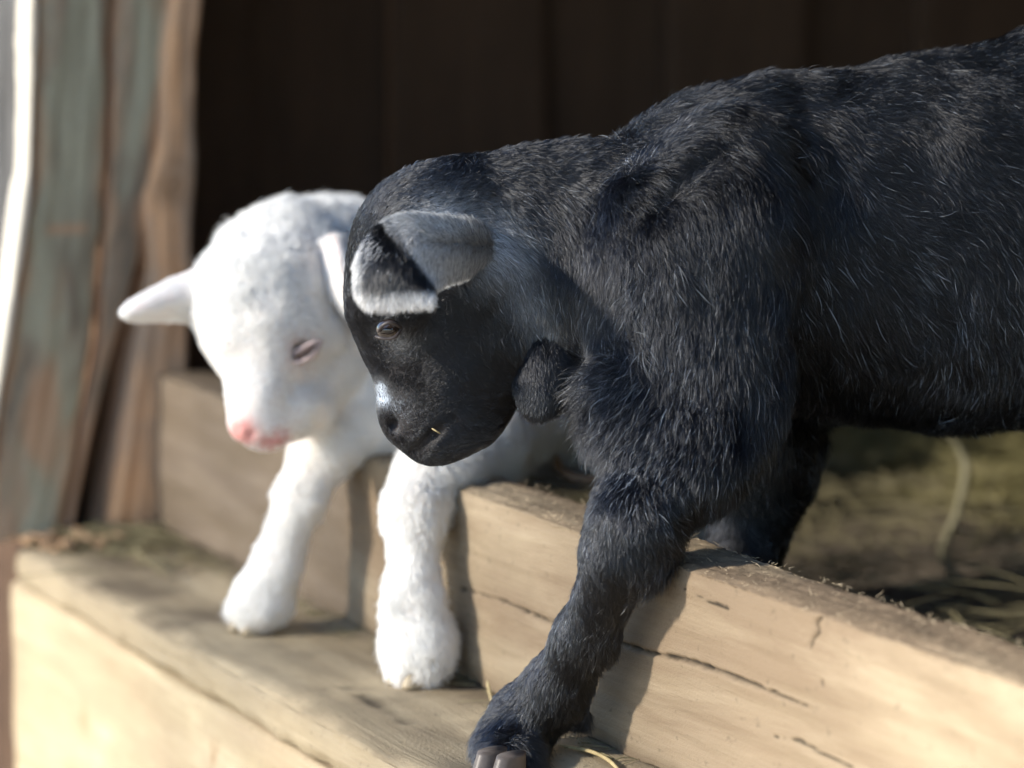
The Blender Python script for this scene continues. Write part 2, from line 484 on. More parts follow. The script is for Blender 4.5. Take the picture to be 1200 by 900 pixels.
# --- step: tread + riser
step = empty("door_step", SC(1.4, 0.6, -0.1), "wide wooden door step with a cracked front edge under the kids' hooves", "step")
C_ST = 0.563
def tread_grime(p, W, T):
    n = fbm(p[:, 0] * 22, p[:, 1] * 22, p[:, 2] * 22, 4)
    c = p @ NV
    near = np.clip(1 - (C_FACE - c) / 0.02, 0, 1)
    return np.clip(0.10 + 0.6 * n + near * 0.6, 0, 0.75) * (p[:, 2] > -0.004)
timber("tread", straight(SC(0.70, (C_ST + 0.76) / 2, -0.0125), SC(1.845, (C_ST + 0.76) / 2, -0.0125), NV, ZV),
       lambda t: ((0.76 - C_ST) / 2, 0.0125, 0.004), M_tread, step, nz=700, grime=tread_grime, seed=3, wear=1.6, chip=0.8,
       cracks=[([SC(1.2, 0.60, 0), SC(1.35, 0.603, 0), SC(1.5, 0.599, 0)], 0.001, 0.002), ([SC(0.9, 0.63, 0), SC(1.25, 0.636, 0)], 0.001, 0.002)])
def riser_pt(px, py):
    d = P(px, py, 1.0) - np.array([0, 0, CAMZ]); return np.array([0, 0, CAMZ]) + d * ((C_ST + 0.003) / (d @ NV))
timber("riser", straight(SC(0.70, C_ST + 0.022, -0.126), SC(1.872, C_ST + 0.022, -0.126), NV, ZV),
       lambda t: (0.019, 0.1, 0.004), M_step, step, nz=600, seed=4, knots=[(riser_pt(98, 845), 0.011), (riser_pt(250, 880), 0.008)],
       cracks=[([riser_pt(40, 760), riser_pt(90, 790), riser_pt(140, 822)], 0.0008, 0.001)])

# --- doorway post: boards of the reveal, built on the plane s = 1.925, leaning a little
S_J = 1.878
def on_jamb(px, py, s=S_J):
    d = P(px, py, 1.0) - np.array([0, 0, CAMZ]); k = s / (d @ DV)
    return np.array([0, 0, CAMZ]) + d * k
def jamb_board(name, lpts, rpts, mat, parent, s=S_J, depth=0.03, label=None, seed=0, rad=0.006, **kw):
    """edges given as pixel polylines down the photograph, turned into real edges on the reveal plane"""
    L3 = [on_jamb(x, y, s) for x, y in lpts]; R3 = [on_jamb(x, y, s) for x, y in rpts]
    lc = np.array([[q[2], q @ NV] for q in L3])[::-1]; rc = np.array([[q[2], q @ NV] for q in R3])[::-1]
    z0 = 0.0005; z1 = 0.95
    def ext(a, z):
        if z > a[-1, 0]: 
            sl = (a[-1, 1] - a[0, 1]) / (a[-1, 0] - a[0, 0]); return a[-1, 1] + sl * (z - a[-1, 0])
        return np.interp(z, a[:, 0], a[:, 1])
    def path(t):
        z = z0 + (z1 - z0) * t ** 1.4
        c = (ext(lc, z) + ext(rc, z)) / 2
        return SC(s + depth / 2, c, z), NV, DV
    def prof(t):
        z = z0 + (z1 - z0) * t ** 1.4
        w = (ext(rc, z) - ext(lc, z)) / 2
        return (max(w, 0.004), depth / 2, min(rad, max(w, 0.004) * 0.8))
    return timber(name, path, prof, mat, parent, label=label, nz=260, seed=seed, **kw)

post = empty("door_post", SC(S_J, 0.63, 0), "old door post of green-grey painted and bare brown boards, split down its length", "door post")
jamb_board("post_board", [(46, -20), (42, 200), (14, 420), (-26, 625)], [(134, -20), (126, 200), (112, 400), (72, 625)], M_green, post, seed=5, depth=0.022, bare=0.8, wear=1.8)
jamb_board("post_board", [(137, -20), (129, 200), (115, 400), (76, 622)], [(201, -20), (178, 190), (164, 300), (138, 400), (112, 500), (86, 625)], M_green, post, s=S_J + 0.004, seed=6, rad=0.003, bare=0.8, wear=1.8)
jamb_board("post_board", [(206, -20), (193, 60), (188, 170), (174, 230), (180, 320), (162, 420), (150, 500), (130, 620)],
           [(242, -20), (238, 80), (236, 180), (230, 260), (228, 330), (222, 450), (214, 625)], M_brown, post, s=1.870, seed=7, rad=0.006, depth=0.055,
           label="bare brown split board with a long ragged edge", wear=2.2, knots=[(on_jamb(205, 215, 1.870), 0.017)])
# dark heart of the split, set back behind the boards
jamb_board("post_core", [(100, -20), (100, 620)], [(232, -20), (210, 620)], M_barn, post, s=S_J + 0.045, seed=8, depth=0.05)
# narrow bare edge beside the paint
jamb_board("post_board", [(38, -20), (30, 200), (4, 400), (-36, 640)], [(44, -20), (40, 200), (12, 420), (-28, 640)], M_pale, post, s=S_J - 0.006, seed=9, depth=0.03,
           label="pale sunlit outer edge board of the post", rad=0.003)

timber("post_foot", straight(SC(1.852, 0.675, -0.105), SC(2.12, 0.675, -0.105), NV, ZV), lambda t: (0.095, 0.103, 0.004), M_barn, post, seed=10, nz=80)
# outside wall that runs on behind the post
owall = empty("shed_wall", SC(2.3, 0.62, 0), "weathered grey board wall outside, at the far left past the post", "wall")
for i in range(7):
    s0 = 1.910 + i * 0.13
    lean = 0.055
    timber("plank", (lambda s0: (lambda t: (SC(s0 + 0.0625, 0.600 + lean * (t * 1.6), -0.19 + 1.6 * t), NV, DV)))(s0), lambda t: (0.011, 0.0612, 0.003), M_grey, owall, nz=60, seed=20 + i)

# --- shed interior: back wall, side wall, roof, floor
ZF = -0.012
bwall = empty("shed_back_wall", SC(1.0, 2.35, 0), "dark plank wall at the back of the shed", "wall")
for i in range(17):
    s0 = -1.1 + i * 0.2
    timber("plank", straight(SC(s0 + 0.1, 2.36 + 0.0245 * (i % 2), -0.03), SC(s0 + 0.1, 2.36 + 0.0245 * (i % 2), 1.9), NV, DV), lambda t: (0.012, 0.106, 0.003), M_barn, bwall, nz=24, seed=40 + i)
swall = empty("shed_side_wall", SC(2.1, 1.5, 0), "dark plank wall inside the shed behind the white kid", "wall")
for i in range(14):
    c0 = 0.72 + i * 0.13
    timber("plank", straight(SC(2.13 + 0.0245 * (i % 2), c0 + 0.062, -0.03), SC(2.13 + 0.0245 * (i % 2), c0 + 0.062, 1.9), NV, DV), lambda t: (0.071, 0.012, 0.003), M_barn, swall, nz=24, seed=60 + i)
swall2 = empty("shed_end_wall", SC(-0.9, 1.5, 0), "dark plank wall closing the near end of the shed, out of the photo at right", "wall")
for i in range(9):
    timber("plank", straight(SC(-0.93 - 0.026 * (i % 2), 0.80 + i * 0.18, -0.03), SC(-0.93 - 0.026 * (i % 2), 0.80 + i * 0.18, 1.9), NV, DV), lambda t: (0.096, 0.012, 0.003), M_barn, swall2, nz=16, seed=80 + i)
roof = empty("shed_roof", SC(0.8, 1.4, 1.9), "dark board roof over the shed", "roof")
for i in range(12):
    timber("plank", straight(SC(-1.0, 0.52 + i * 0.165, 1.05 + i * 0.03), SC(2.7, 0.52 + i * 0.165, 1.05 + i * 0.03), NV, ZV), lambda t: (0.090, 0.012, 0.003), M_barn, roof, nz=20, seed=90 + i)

def slab(name, s0, s1, c0, c1, z, mat, n, amp, label, kindv="structure"):
    u, v = np.meshgrid(np.linspace(s0, s1, n), np.linspace(c0, c1, n), indexing='ij')
    zz = z + amp * fbm(u * 6, v * 6, 0 * u, 4)
    V = NV * v[..., None] + DV * u[..., None]; V[..., 2] = zz
    idx = np.arange(n * n).reshape(n, n)
    Q = np.stack([idx[:-1, :-1], idx[1:, :-1], idx[1:, 1:], idx[:-1, 1:]], -1).reshape(-1, 4)
    o = link(name, np_mesh(name, V.reshape(-1, 3), Q), mat)
    tag(o, label, None, None, kindv)
    return o
slab("shed_floor", -1.0, 2.2, 0.715, 2.4, ZF - 0.012, M_dirt, 160, 0.006, "dark trodden floor inside the shed")
gr = slab("ground", -40, 60, -60, 60, -0.225, M_yard, 40, 0.0, "earth outside the shed, made pale to bounce sunlight")

# --- straw
def stalks(name, n, sampler, mat, label, rad=(0.0006, 0.0014), ln=(0.03, 0.14), seed=1):
    r = np.random.default_rng(seed)
    V = []; Q = []; off = 0
    K = 5
    for i in range(n):
        p, up = sampler(r)
        L = r.uniform(*ln); a = r.uniform(0, 2 * math.pi)
        d = np.array([math.cos(a), math.sin(a), r.normal(0.0, up)]); d /= np.linalg.norm(d)
        side = np.cross(d, ZV); side /= np.linalg.norm(side); u2 = np.cross(side, d)
        bend = r.normal(0, 0.25); bend2 = abs(r.normal(0, 0.12))
        ra = r.uniform(*rad)
        for k in range(K):
            f = k / (K - 1) - 0.5
            c = p + d * f * L + side * bend * L * (0.25 - f * f) + u2 * bend2 * L * (0.25 - f * f)
            for j in range(3):
                an = 2.094 * j
                V.append(c + ra * (math.cos(an) * side + math.sin(an) * u2 * 0.6))
        for k in range(K - 1):
            for j in range(3):
                j2 = (j + 1) % 3
                Q.append((off + k * 3 + j, off + k * 3 + j2, off + k * 3 + 3 + j2, off + k * 3 + 3 + j))
        off += 3 * K
    o = link(name, np_mesh(name, np.array(V), np.array(Q)), mat)
    tag(o, label, None, None, "stuff")
    return o
def in_floor(r):
    s = r.uniform(-0.6, 2.1); c = r.uniform(0.74, 2.3)
    return SC(s, c, ZF + abs(r.normal(0, 0.012)) + 0.004), 0.15
stalks("straw_bedding", 14000, in_floor, M_straw_dull, "trodden straw bedding spread over the shed floor", rad=(0.0005, 0.0011), ln=(0.02, 0.09))
def in_heap(r):
    a = r.uniform(0, 1); s = 0.3 + 1.9 * r.uniform() ; c = 1.25 + 0.75 * r.uniform()
    return SC(s, c, ZF + r.uniform(0, 1) * 0.13 * min(1, (c - 1.2) * 3)), 0.35
stalks("hay_heap", 12000, in_heap, plain("old_green_hay", (0.19, 0.165, 0.07), 0.8), "loose greenish hay heaped against the back wall of the shed", seed=2)
def corner(r):
    s = 1.81 + r.normal(0, 0.04); c = 0.655 - abs(r.normal(0, 0.03))
    return SC(min(s, 1.862), c, 0.003 + abs(r.normal(0, 0.003))), 0.08
stalks("straw_litter", 110, corner, M_straw_dull, "thin straw bits caught in the corner between post and sill", ln=(0.015, 0.07), rad=(0.0005, 0.001), seed=3)
def seam(r):
    s = r.uniform(1.15, 1.85); 
    return SC(s, C_FACE - 0.004 - abs(r.normal(0, 0.008)), 0.002), 0.03
stalks("straw_litter", 130, seam, M_straw_dull, "straw bits lying along the foot of the sill board", ln=(0.006, 0.03), rad=(0.0003, 0.0008), seed=4)

def tube(name, pts, rad, mat, label=None, cat=None, parent=None, group=None):
    pts = np.array(pts, float)
    # catmull-rom
    q = np.vstack([2 * pts[0] - pts[1], pts, 2 * pts[-1] - pts[-2]])
    C = []
    for i in range(1, len(q) - 2):
        for k in range(8):
            t = k / 8
            C.append(0.5 * ((2 * q[i]) + (-q[i - 1] + q[i + 1]) * t + (2 * q[i - 1] - 5 * q[i] + 4 * q[i + 1] - q[i + 2]) * t * t + (-q[i - 1] + 3 * q[i] - 3 * q[i + 1] + q[i + 2]) * t ** 3))
    C.append(pts[-1]); C = np.array(C); n = len(C)
    T = np.gradient(C, axis=0); T /= np.linalg.norm(T, axis=1)[:, None]
    S = np.cross(T, np.array([0.1, 0.2, 1.0])); S /= np.linalg.norm(S, axis=1)[:, None]; U = np.cross(S, T)
    m = 8; V = []
    for i in range(n):
        f = i / (n - 1); r = rad * (0.55 + 0.45 * min(1, 6 * min(f, 1 - f)))
        for j in range(m):
            a = 2 * math.pi * j / m; V.append(C[i] + r * (math.cos(a) * S[i] + math.sin(a) * U[i]))
    Q = [(i * m + j, i * m + (j + 1) % m, (i + 1) * m + (j + 1) % m, (i + 1) * m + j) for i in range(n - 1) for j in range(m)]
    o = link(name, np_mesh(name, np.array(V), np.array(Q)), mat, parent)
    if label: tag(o, label, cat, group)
    return o
def on_tread(px, py, z=0.002):
    d = P(px, py, 1.0) - np.array([0, 0, CAMZ]); return np.array([0, 0, CAMZ]) + d * ((CAMZ - z) / -d[2])
tube("straw_stalk", [on_tread(655, 873), on_tread(690, 880, 0.004), on_tread(712, 890, 0.004), on_tread(728, 905)], 0.0010, M_straw, "pale straw stalk lying on the step behind the black kid's hoof", "straw")
a = on_tread(578, 826); tube("straw_stalk", [a, a + np.array([-0.002, 0.004, 0.006]), a + np.array([-0.003, 0.006, 0.0115])], 0.0009, M_straw, "short upright straw stub on the step left of the black kid's hoof", "straw")
tube("dry_stalk", [P(652, 532, 1.66), P(655, 550, 1.65), P(675, 561, 1.64), P(705, 562, 1.64), P(730, 552, 1.65), P(765, 580, 1.70)], 0.0026, plain("bent_stalk", (0.42, 0.25, 0.14), 0.6), "thick bent brown stalk beside the white kid's belly", "stalk")
tube("dry_stalk", [P(1112, 505, 1.98), P(1132, 545, 1.98), P(1122, 600, 1.96), P(1105, 650, 1.93), P(1130, 690, 1.88)], 0.0030, plain("dull_stalk", (0.20, 0.18, 0.11), 0.7), "long dull hay stalk curving up from the shed floor below the black kid's belly", "stalk")

# wood chips by the post's foot
cv = []; cq = []
rr = np.random.default_rng(9)
for i in range(46):
    s = rr.uniform(1.805, 1.868); c = rr.uniform(0.565, 0.635)
    p = SC(s, c, 0.003); sz = rr.uniform(0.002, 0.0075)
    base = len(cv)
    ax = rr.normal(size=3); ax /= np.linalg.norm(ax)
    for k in range(8):
        v = np.array([(k & 1) - .5, ((k >> 1) & 1) - .5, ((k >> 2) & 1) - .5]) * sz * np.array([1.6, 1, 0.7]) * rr.uniform(0.7, 1.3, 3)
        v = np.array(Matrix.Rotation(rr.uniform(-.3, .3) + i, 3, 'Z') @ Vector(v))
        cv.append(p + v + np.array([0, 0, sz * 0.3]))
    for f in ((0, 2, 3, 1), (4, 5, 7, 6), (0, 1, 5, 4), (2, 6, 7, 3), (0, 4, 6, 2), (1, 3, 7, 5)): cq.append([base + j for j in f])
tag(link("chip_debris", np_mesh("chip_debris", np.array(cv), np.array(cq)), M_chip, smooth=False), "brown crumbs of bark and wood at the foot of the post", None, None, "stuff")


# ------------------------------------------------------------------ animals: one continuous skin each
class Field:
    def __init__(self, lo, hi, h):
        self.lo = np.array(lo); self.h = h
        self.n = np.ceil((np.array(hi) - self.lo) / h).astype(int) + 1
        self.D = np.full(self.n, 0.5, np.float32)
    def _sl(self, lo, hi):
        a = np.clip(np.floor((lo - self.lo) / self.h).astype(int), 0, self.n)
        b = np.clip(np.ceil((hi - self.lo) / self.h).astype(int) + 1, 0, self.n)
        return tuple(slice(i, j) for i, j in zip(a, b)), a
    def _xyz(self, sl, a):
        g = [(self.lo[i] + self.h * np.arange(sl[i].start, sl[i].stop)).astype(np.float32) for i in range(3)]
        return g[0][:, None, None], g[1][None, :, None], g[2][None, None, :]
    def cone(self, a, b, ra, rb, k=0.01, ys=1.0, sub=False):
        """tapered capsule a->b, depth (y) scaled by ys, smooth-joined with radius k"""
        a, b = np.array(a, float), np.array(b, float); m = max(ra, rb) * max(1, ys) + k * 1.5 + 0.006
        sl, s0 = self._sl(np.minimum(a, b) - m, np.maximum(a, b) + m)
        x, y, z = self._xyz(sl, s0)
        d = b - a; d = d * np.array([1, 1 / ys, 1])
        px, py, pz = x - a[0], (y - a[1]) / ys, z - a[2]
        t = np.clip((px * d[0] + py * d[1] + pz * d[2]) / max(d @ d, 1e-9), 0, 1)
        q = np.sqrt((px - t * d[0]) ** 2 + (py - t * d[1]) ** 2 + (pz - t * d[2]) ** 2) - (ra + (rb - ra) * t)
        q = q * min(1.0, ys) ** 0.5
        self._join(sl, q, k, sub)
    def ell(self, c, r, k=0.01, rot=None, sub=False):
        """ellipsoid, radii r; rot = 3x3 rows are its axes"""
        c = np.array(c, float); r = np.array(r, float); m = r.max() + k * 1.5 + 0.006
        sl, s0 = self._sl(c - m, c + m)
        x, y, z = self._xyz(sl, s0)
        px, py, pz = x - c[0], y - c[1], z - c[2]
        if rot is None: rot = np.eye(3)
        u = [(rot[i][0] * px + rot[i][1] * py + rot[i][2] * pz) / r[i] for i in range(3)]
        l = np.sqrt(u[0] ** 2 + u[1] ** 2 + u[2] ** 2) + 1e-6
        g = np.sqrt((u[0] / r[0]) ** 2 + (u[1] / r[1]) ** 2 + (u[2] / r[2]) ** 2) + 1e-6
        q = l * (l - 1) / g
        self._join(sl, q, k, sub)
    def _join(self, sl, q, k, sub):
        D = self.D[sl]
        if sub:
            q = -q; h = np.clip(0.5 - 0.5 * (D - q) / k, 0, 1)
            self.D[sl] = D * (1 - h) + q * h + k * h * (1 - h)
        else:
            h = np.clip(0.5 + 0.5 * (D - q) / k, 0, 1)
            self.D[sl] = D * (1 - h) + q * h - k * h * (1 - h)
    def mesh(self):
        D = self.D; S = D < 0
        nx, ny, nz = D.shape
        c = np.zeros((nx - 1, ny - 1, nz - 1), np.int8)
        for i in (0, 1):
            for j in (0, 1):
                for k in (0, 1):
                    c += S[i:nx - 1 + i, j:ny - 1 + j, k:nz - 1 + k]
        act = (c > 0) & (c < 8)
        I = np.argwhere(act)
        vid = np.full(act.shape, -1, np.int32); vid[act] = np.arange(len(I))
        acc = np.zeros((len(I), 3)); cnt = np.zeros(len(I))
        cor = [(0, 0, 0), (1, 0, 0), (0, 1, 0), (1, 1, 0), (0, 0, 1), (1, 0, 1), (0, 1, 1), (1, 1, 1)]
        val = [D[I[:, 0] + a, I[:, 1] + b, I[:, 2] + d] for a, b, d in cor]
        for p in range(8):
            for q in range(p + 1, 8):
                if sum(abs(cor[p][t] - cor[q][t]) for t in range(3)) != 1: continue
                x = (val[p] < 0) != (val[q] < 0)
                t = val[p] / np.where(x, val[p] - val[q], 1)
                pt = np.array(cor[p]) + t[:, None] * (np.array(cor[q]) - np.array(cor[p]))
                acc[x] += pt[x]; cnt[x] += 1
        V = self.lo + self.h * (I + acc / cnt[:, None])
        Q = []
        for ax in range(3):
            a1, a2 = (ax + 1) % 3, (ax + 2) % 3
            lo_ = [slice(None)] * 3; hi_ = [slice(None)] * 3
            lo_[ax] = slice(0, -1); hi_[ax] = slice(1, None)
            A, B = S[tuple(lo_)], S[tuple(hi_)]
            E = np.argwhere(A != B)
            ok = (E[:, a1] > 0) & (E[:, a2] > 0) & (E[:, a1] < D.shape[a1] - 1) & (E[:, a2] < D.shape[a2] - 1)
            E = E[ok]; inside = A[E[:, 0], E[:, 1], E[:, 2]]
            def v(o1, o2):
                e = E.copy(); e[:, a1] -= o1; e[:, a2] -= o2
                return vid[e[:, 0], e[:, 1], e[:, 2]]
            q = np.stack([v(1, 1), v(0, 1), v(0, 0), v(1, 0)], 1)
            q[~inside] = q[~inside][:, ::-1]
            Q.append(q)
        return V, np.concatenate(Q)

def relax(V, Q, it=2, f=0.5):
    for _ in range(it):
        acc = np.zeros_like(V); cnt = np.zeros(len(V))
        for a, b in ((0, 1), (1, 2), (2, 3), (3, 0)):
            for p, q in ((a, b), (b, a)):
                for k in range(3): acc[:, k] += np.bincount(Q[:, p], V[Q[:, q], k], len(V))
                cnt += np.bincount(Q[:, p], minlength=len(V))
        V = V * (1 - f) + f * acc / np.maximum(cnt, 1)[:, None]
    return V

def vnormals(V, Q):
    n = np.cross(V[Q[:, 2]] - V[Q[:, 0]], V[Q[:, 3]] - V[Q[:, 1]])
    N = np.zeros_like(V)
    for a in range(4):
        for k in range(3): N[:, k] += np.bincount(Q[:, a], n[:, k], len(V))
    return N / (np.linalg.norm(N, axis=1)[:, None] + 1e-12)

def guide_interp(xy, G, cols, sig):
    """gaussian-weighted blend of guide rows; G[:, :2] pixel positions"""
    out = np.zeros((len(xy), len(cols)))
    for s in range(0, len(xy), 60000):
        e = s + 60000
        d = ((xy[s:e, None, :] - G[None, :, :2]) ** 2).sum(-1)
        d -= d.min(1)[:, None]
        w = np.exp(-d / (2 * sig * sig)) + 1e-9
        w /= w.sum(1)[:, None]
        out[s:e] = w @ G[:, cols]
    return out

def fur(name, parent, V, Q, mat, G, n, seed=0, sig=38, side=None, tintf=None, densf=None, lenf=None,
        rad=0.00016, clump=0.6, cell=0.006, curl=0.25, messy=0.18, K=6, waver=0.35, label=None, dirf=None, tsp=0.0):
    """strands rooted on the skin. G rows: px, py, dx, dy, dz(depth), length mm, lift"""
    r = np.random.default_rng(seed)
    N = vnormals(V, Q)
    tri = np.concatenate([Q[:, [0, 1, 2]], Q[:, [0, 2, 3]]])
    c = V[tri].mean(1)
    area = 0.5 * np.linalg.norm(np.cross(V[tri[:, 1]] - V[tri[:, 0]], V[tri[:, 2]] - V[tri[:, 0]]), axis=1)
    wt = area.copy()
    fn = N[tri].mean(1)
    vd = (np.array([0, 0, CAMZ]) - c); vd /= np.linalg.norm(vd, axis=1)[:, None]
    wt *= np.where((fn * vd).sum(1) > -0.25, 1.0, 0.22)      # thinner coat on the far side
    if densf is not None: wt *= densf(c, fn)
    cdf = np.cumsum(wt); t = np.searchsorted(cdf, r.random(n) * cdf[-1])
    t = np.clip(t, 0, len(tri) - 1)
    a, b = r.random(n), r.random(n); f = a + b > 1; a[f] = 1 - a[f]; b[f] = 1 - b[f]
    T = tri[t]
    p = V[T[:, 0]] * (1 - a - b)[:, None] + V[T[:, 1]] * a[:, None] + V[T[:, 2]] * b[:, None]
    nn = N[T[:, 0]] * (1 - a - b)[:, None] + N[T[:, 1]] * a[:, None] + N[T[:, 2]] * b[:, None]
    nn /= np.linalg.norm(nn, axis=1)[:, None] + 1e-9
    xy = PX(p)
    g = guide_interp(xy, G, [2, 3, 4, 5, 6], sig)
    d = np.stack([g[:, 0], g[:, 2], -g[:, 1]], 1)
    if dirf is not None: d = dirf(p, nn, d)
    q = p * 38
    d = d + waver * np.stack([fbm(q[:, 0], q[:, 1], q[:, 2], 3), fbm(q[:, 0] + 50, q[:, 1], q[:, 2], 3), fbm(q[:, 0], q[:, 1] + 50, q[:, 2], 3)], 1)
    d = d + messy * r.normal(size=d.shape)
    d = d - nn * (d * nn).sum(1)[:, None]
    d /= np.linalg.norm(d, axis=1)[:, None] + 1e-6
    L = g[:, 3] * 0.001 * r.uniform(0.55, 1.15, n) * (1 + 0.2 * fbm(p[:, 0] * 60, p[:, 1] * 60, p[:, 2] * 60, 2))
    if lenf is not None: L = L * lenf(p, nn, xy)
    lift = np.clip(g[:, 4] + 0.12 * r.normal(size=n) + 0.22 * fbm(p[:, 0] * 80, p[:, 1] * 80, p[:, 2] * 80, 2), 0.05, 1.3)
    # clumping: jump to the nearest jittered cell point
    cell_i = np.floor(p / cell).astype(np.int64)
    best = np.full(n, 9.0); off = np.zeros((n, 3))
    for i in (-1, 0, 1):
        for j in (-1, 0, 1):
            for k in (-1, 0, 1):
                ci = cell_i + np.array([i, j, k])
                h1 = _perm[(_perm[(_perm[ci[:, 0] & 4095] + ci[:, 1]) & 4095] + ci[:, 2]) & 4095]
                jit = np.stack([_val[h1], _val[(h1 + 911) & 4095], _val[(h1 + 2003) & 4095]], 1) * 0.5 + 0.5
                q = (ci + jit) * cell - p
                dd = (q ** 2).sum(1); s = dd < best
                best[s] = dd[s]; off[s] = q[s]
    off -= nn * (off * nn).sum(1)[:, None]
    side_v = np.cross(nn, d)
    ph = r.uniform(0, 6.28, n); cu = curl * r.uniform(0.2, 1.2, n)
    K_ = K
    pts = np.zeros((n, K_, 3), np.float32)
    for k in range(K_):
        s = k / (K_ - 1)
        o = d * (L * s * (1 - 0.25 * lift * s))[:, None] + nn * (L * lift * s * (1 - 0.45 * s))[:, None]
        o += side_v * (cu * L * 0.35 * (np.sin(ph + s * 4.2) - np.sin(ph)))[:, None] * s
        o += nn * (cu * L * 0.18 * (np.sin(ph * 1.7 + s * 5.0) - np.sin(ph * 1.7)))[:, None] * s
        o[:, 2] -= L * 0.10 * s * s
        o += off * (clump * s ** 1.3 * np.clip(L / 0.010, 0.05, 1)[:, None])
        pts[:, k] = p - nn * 0.0001 + o
    tint = tintf(p, nn, xy, r) if tintf is not None else np.zeros(n)
    hc = bpy.data.hair_curves.new(name)
    hc.add_curves([K_] * n)
    hc.attributes["position"].data.foreach_set("vector", pts.ravel()) if "position" in hc.attributes else None
    prof = np.array([1.0, 0.95, 0.85, 0.7, 0.45, 0.12])[:K_] if K_ == 6 else np.linspace(1, .15, K_)
    rd = (rad * (r.uniform(0.6, 1.25, n) * (1 + tsp * np.clip(tint * 3, 0, 1)))[:, None] * prof).astype(np.float32)
    ra = hc.attributes.get("radius") or hc.attributes.new("radius", 'FLOAT', 'POINT')
    ra.data.foreach_set("value", rd.ravel())
    ta = hc.attributes.new("tint", 'FLOAT', 'CURVE')
    ta.data.foreach_set("value", tint.astype(np.float32))
    hc.materials.append(mat)
    o = bpy.data.objects.new(name, hc)
    COL.objects.link(o)
    o.parent = parent
    o.matrix_parent_inverse = Matrix.Translation(-Vector(parent.location))
    if label: o["label"] = label
    return o

def blob(xy, px, py, r):
    return np.exp(-((xy[:, 0] - px) ** 2 + (xy[:, 1] - py) ** 2) / (2 * r * r))

def sheet(rows, thick, nu=30, nv=24):
    """closed shell through a control net rows[u][v] of world points"""
    C = np.array(rows, float)
    def interp(A, n):
        m = len(A); t = np.linspace(0, m - 1, n)
        Apad = np.concatenate([[2 * A[0] - A[1]], A, [2 * A[-1] - A[-2]]])
        out = []
        for x in t:
            i = min(int(x), m - 2); f = x - i
            q = Apad[i:i + 4]
            out.append(0.5 * (2 * q[1] + (-q[0] + q[2]) * f + (2 * q[0] - 5 * q[1] + 4 * q[2] - q[3]) * f * f + (-q[0] + 3 * q[1] - 3 * q[2] + q[3]) * f ** 3))
        return np.array(out)
    S = interp(C, nu)                       # nu, nvc, 3
    S = np.swapaxes(interp(np.swapaxes(S, 0, 1), nv), 0, 1)
    du = np.gradient(S, axis=0); dv = np.gradient(S, axis=1)
    N = np.cross(du, dv); N /= np.linalg.norm(N, axis=2)[..., None] + 1e-9
    u, v = np.meshgrid(np.linspace(0, 1, nu), np.linspace(0, 1, nv), indexing='ij')
    th = thick * (0.25 + 0.75 * np.clip(8 * np.minimum(v, 1 - v), 0, 1) ** 0.5) * (0.3 + 0.7 * np.clip(8 * (1 - u), 0, 1) ** 0.5)
    A = S + N * th[..., None] / 2; B = S - N * th[..., None] / 2
    V = np.concatenate([A.reshape(-1, 3), B.reshape(-1, 3)])
    idx = np.arange(nu * nv).reshape(nu, nv); o = nu * nv
    Q = [np.stack([idx[:-1, :-1], idx[1:, :-1], idx[1:, 1:], idx[:-1, 1:]], -1).reshape(-1, 4)]
    Q.append(Q[0][:, ::-1] + o)
    def strip(e):
        return np.stack([e[:-1], e[1:], e[1:] + o, e[:-1] + o], 1)
    Q += [strip(idx[0]), strip(idx[-1][::-1]), strip(idx[:, 0][::-1]), strip(idx[:, -1])]
    uv = np.concatenate([np.stack([u.ravel(), v.ravel(), np.ones(u.size)], 1), np.stack([u.ravel(), v.ravel(), -np.ones(u.size)], 1)])
    Q = np.concatenate(Q)
    c0 = V.mean(0); X = V[Q] - c0
    if (np.cross(X[:, 0], X[:, 1]) * X[:, 2]).sum() + (np.cross(X[:, 0], X[:, 2]) * X[:, 3]).sum() < 0: Q = Q[:, ::-1]
    return V, Q, uv

def hoof(name, c, fwd, size, mat, parent):
    """one claw of a cloven hoof: rounded wedge"""
    c = np.array(c, float); fwd = np.array(fwd, float); fwd[2] = 0; fwd /= np.linalg.norm(fwd); sd_ = np.cross(fwd, ZV)
    V = []; Q = []; nu, nv = 10, 14
    for i in range(nu):
        t = i / (nu - 1)
        for j in range(nv):
            a = 2 * math.pi * j / nv
            rx = size * (1.0 - 0.22 * t) * (1 if i > 0 else 0.9); ry = size * 0.52 * (1.0 - 0.15 * t)
            V.append(c + fwd * (math.cos(a) * rx + size * 0.25 * (1 - t)) + sd_ * math.sin(a) * ry + ZV * (t * size * 1.05))
    for i in range(nu - 1):
        for j in range(nv): Q.append((i * nv + j, i * nv + (j + 1) % nv, (i + 1) * nv + (j + 1) % nv, (i + 1) * nv + j))
    me = np_mesh(name, np.array(V), np.array(Q))
    import bmesh
    bm = bmesh.new(); bm.from_mesh(me); bm.verts.ensure_lookup_table()
    bm.faces.new([bm.verts[i] for i in range(nv)][::-1]); bm.faces.new([bm.verts[(nu - 1) * nv + i] for i in range(nv)])
    bm.to_mesh(me); bm.free()
    return link(name, me, mat, parent)

def ball(name, c, r, mat, parent, sc=(1, 1, 1), n=20):
    th, ph = np.meshgrid(np.linspace(0.001, math.pi - 0.001, n), np.linspace(0, 2 * math.pi, 2 * n, endpoint=False), indexing='ij')
    V = np.stack([np.sin(th) * np.cos(ph) * sc[0], np.sin(th) * np.sin(ph) * sc[1], np.cos(th) * sc[2]], -1) * r + np.array(c)
    m = 2 * n; idx = np.arange(n * m).reshape(n, m); nx = np.roll(idx, -1, 1)
    Q = np.stack([idx[:-1], idx[1:], nx[1:], nx[:-1]], -1).reshape(-1, 4)
    return link(name, np_mesh(name, V.reshape(-1, 3), Q), mat, parent)


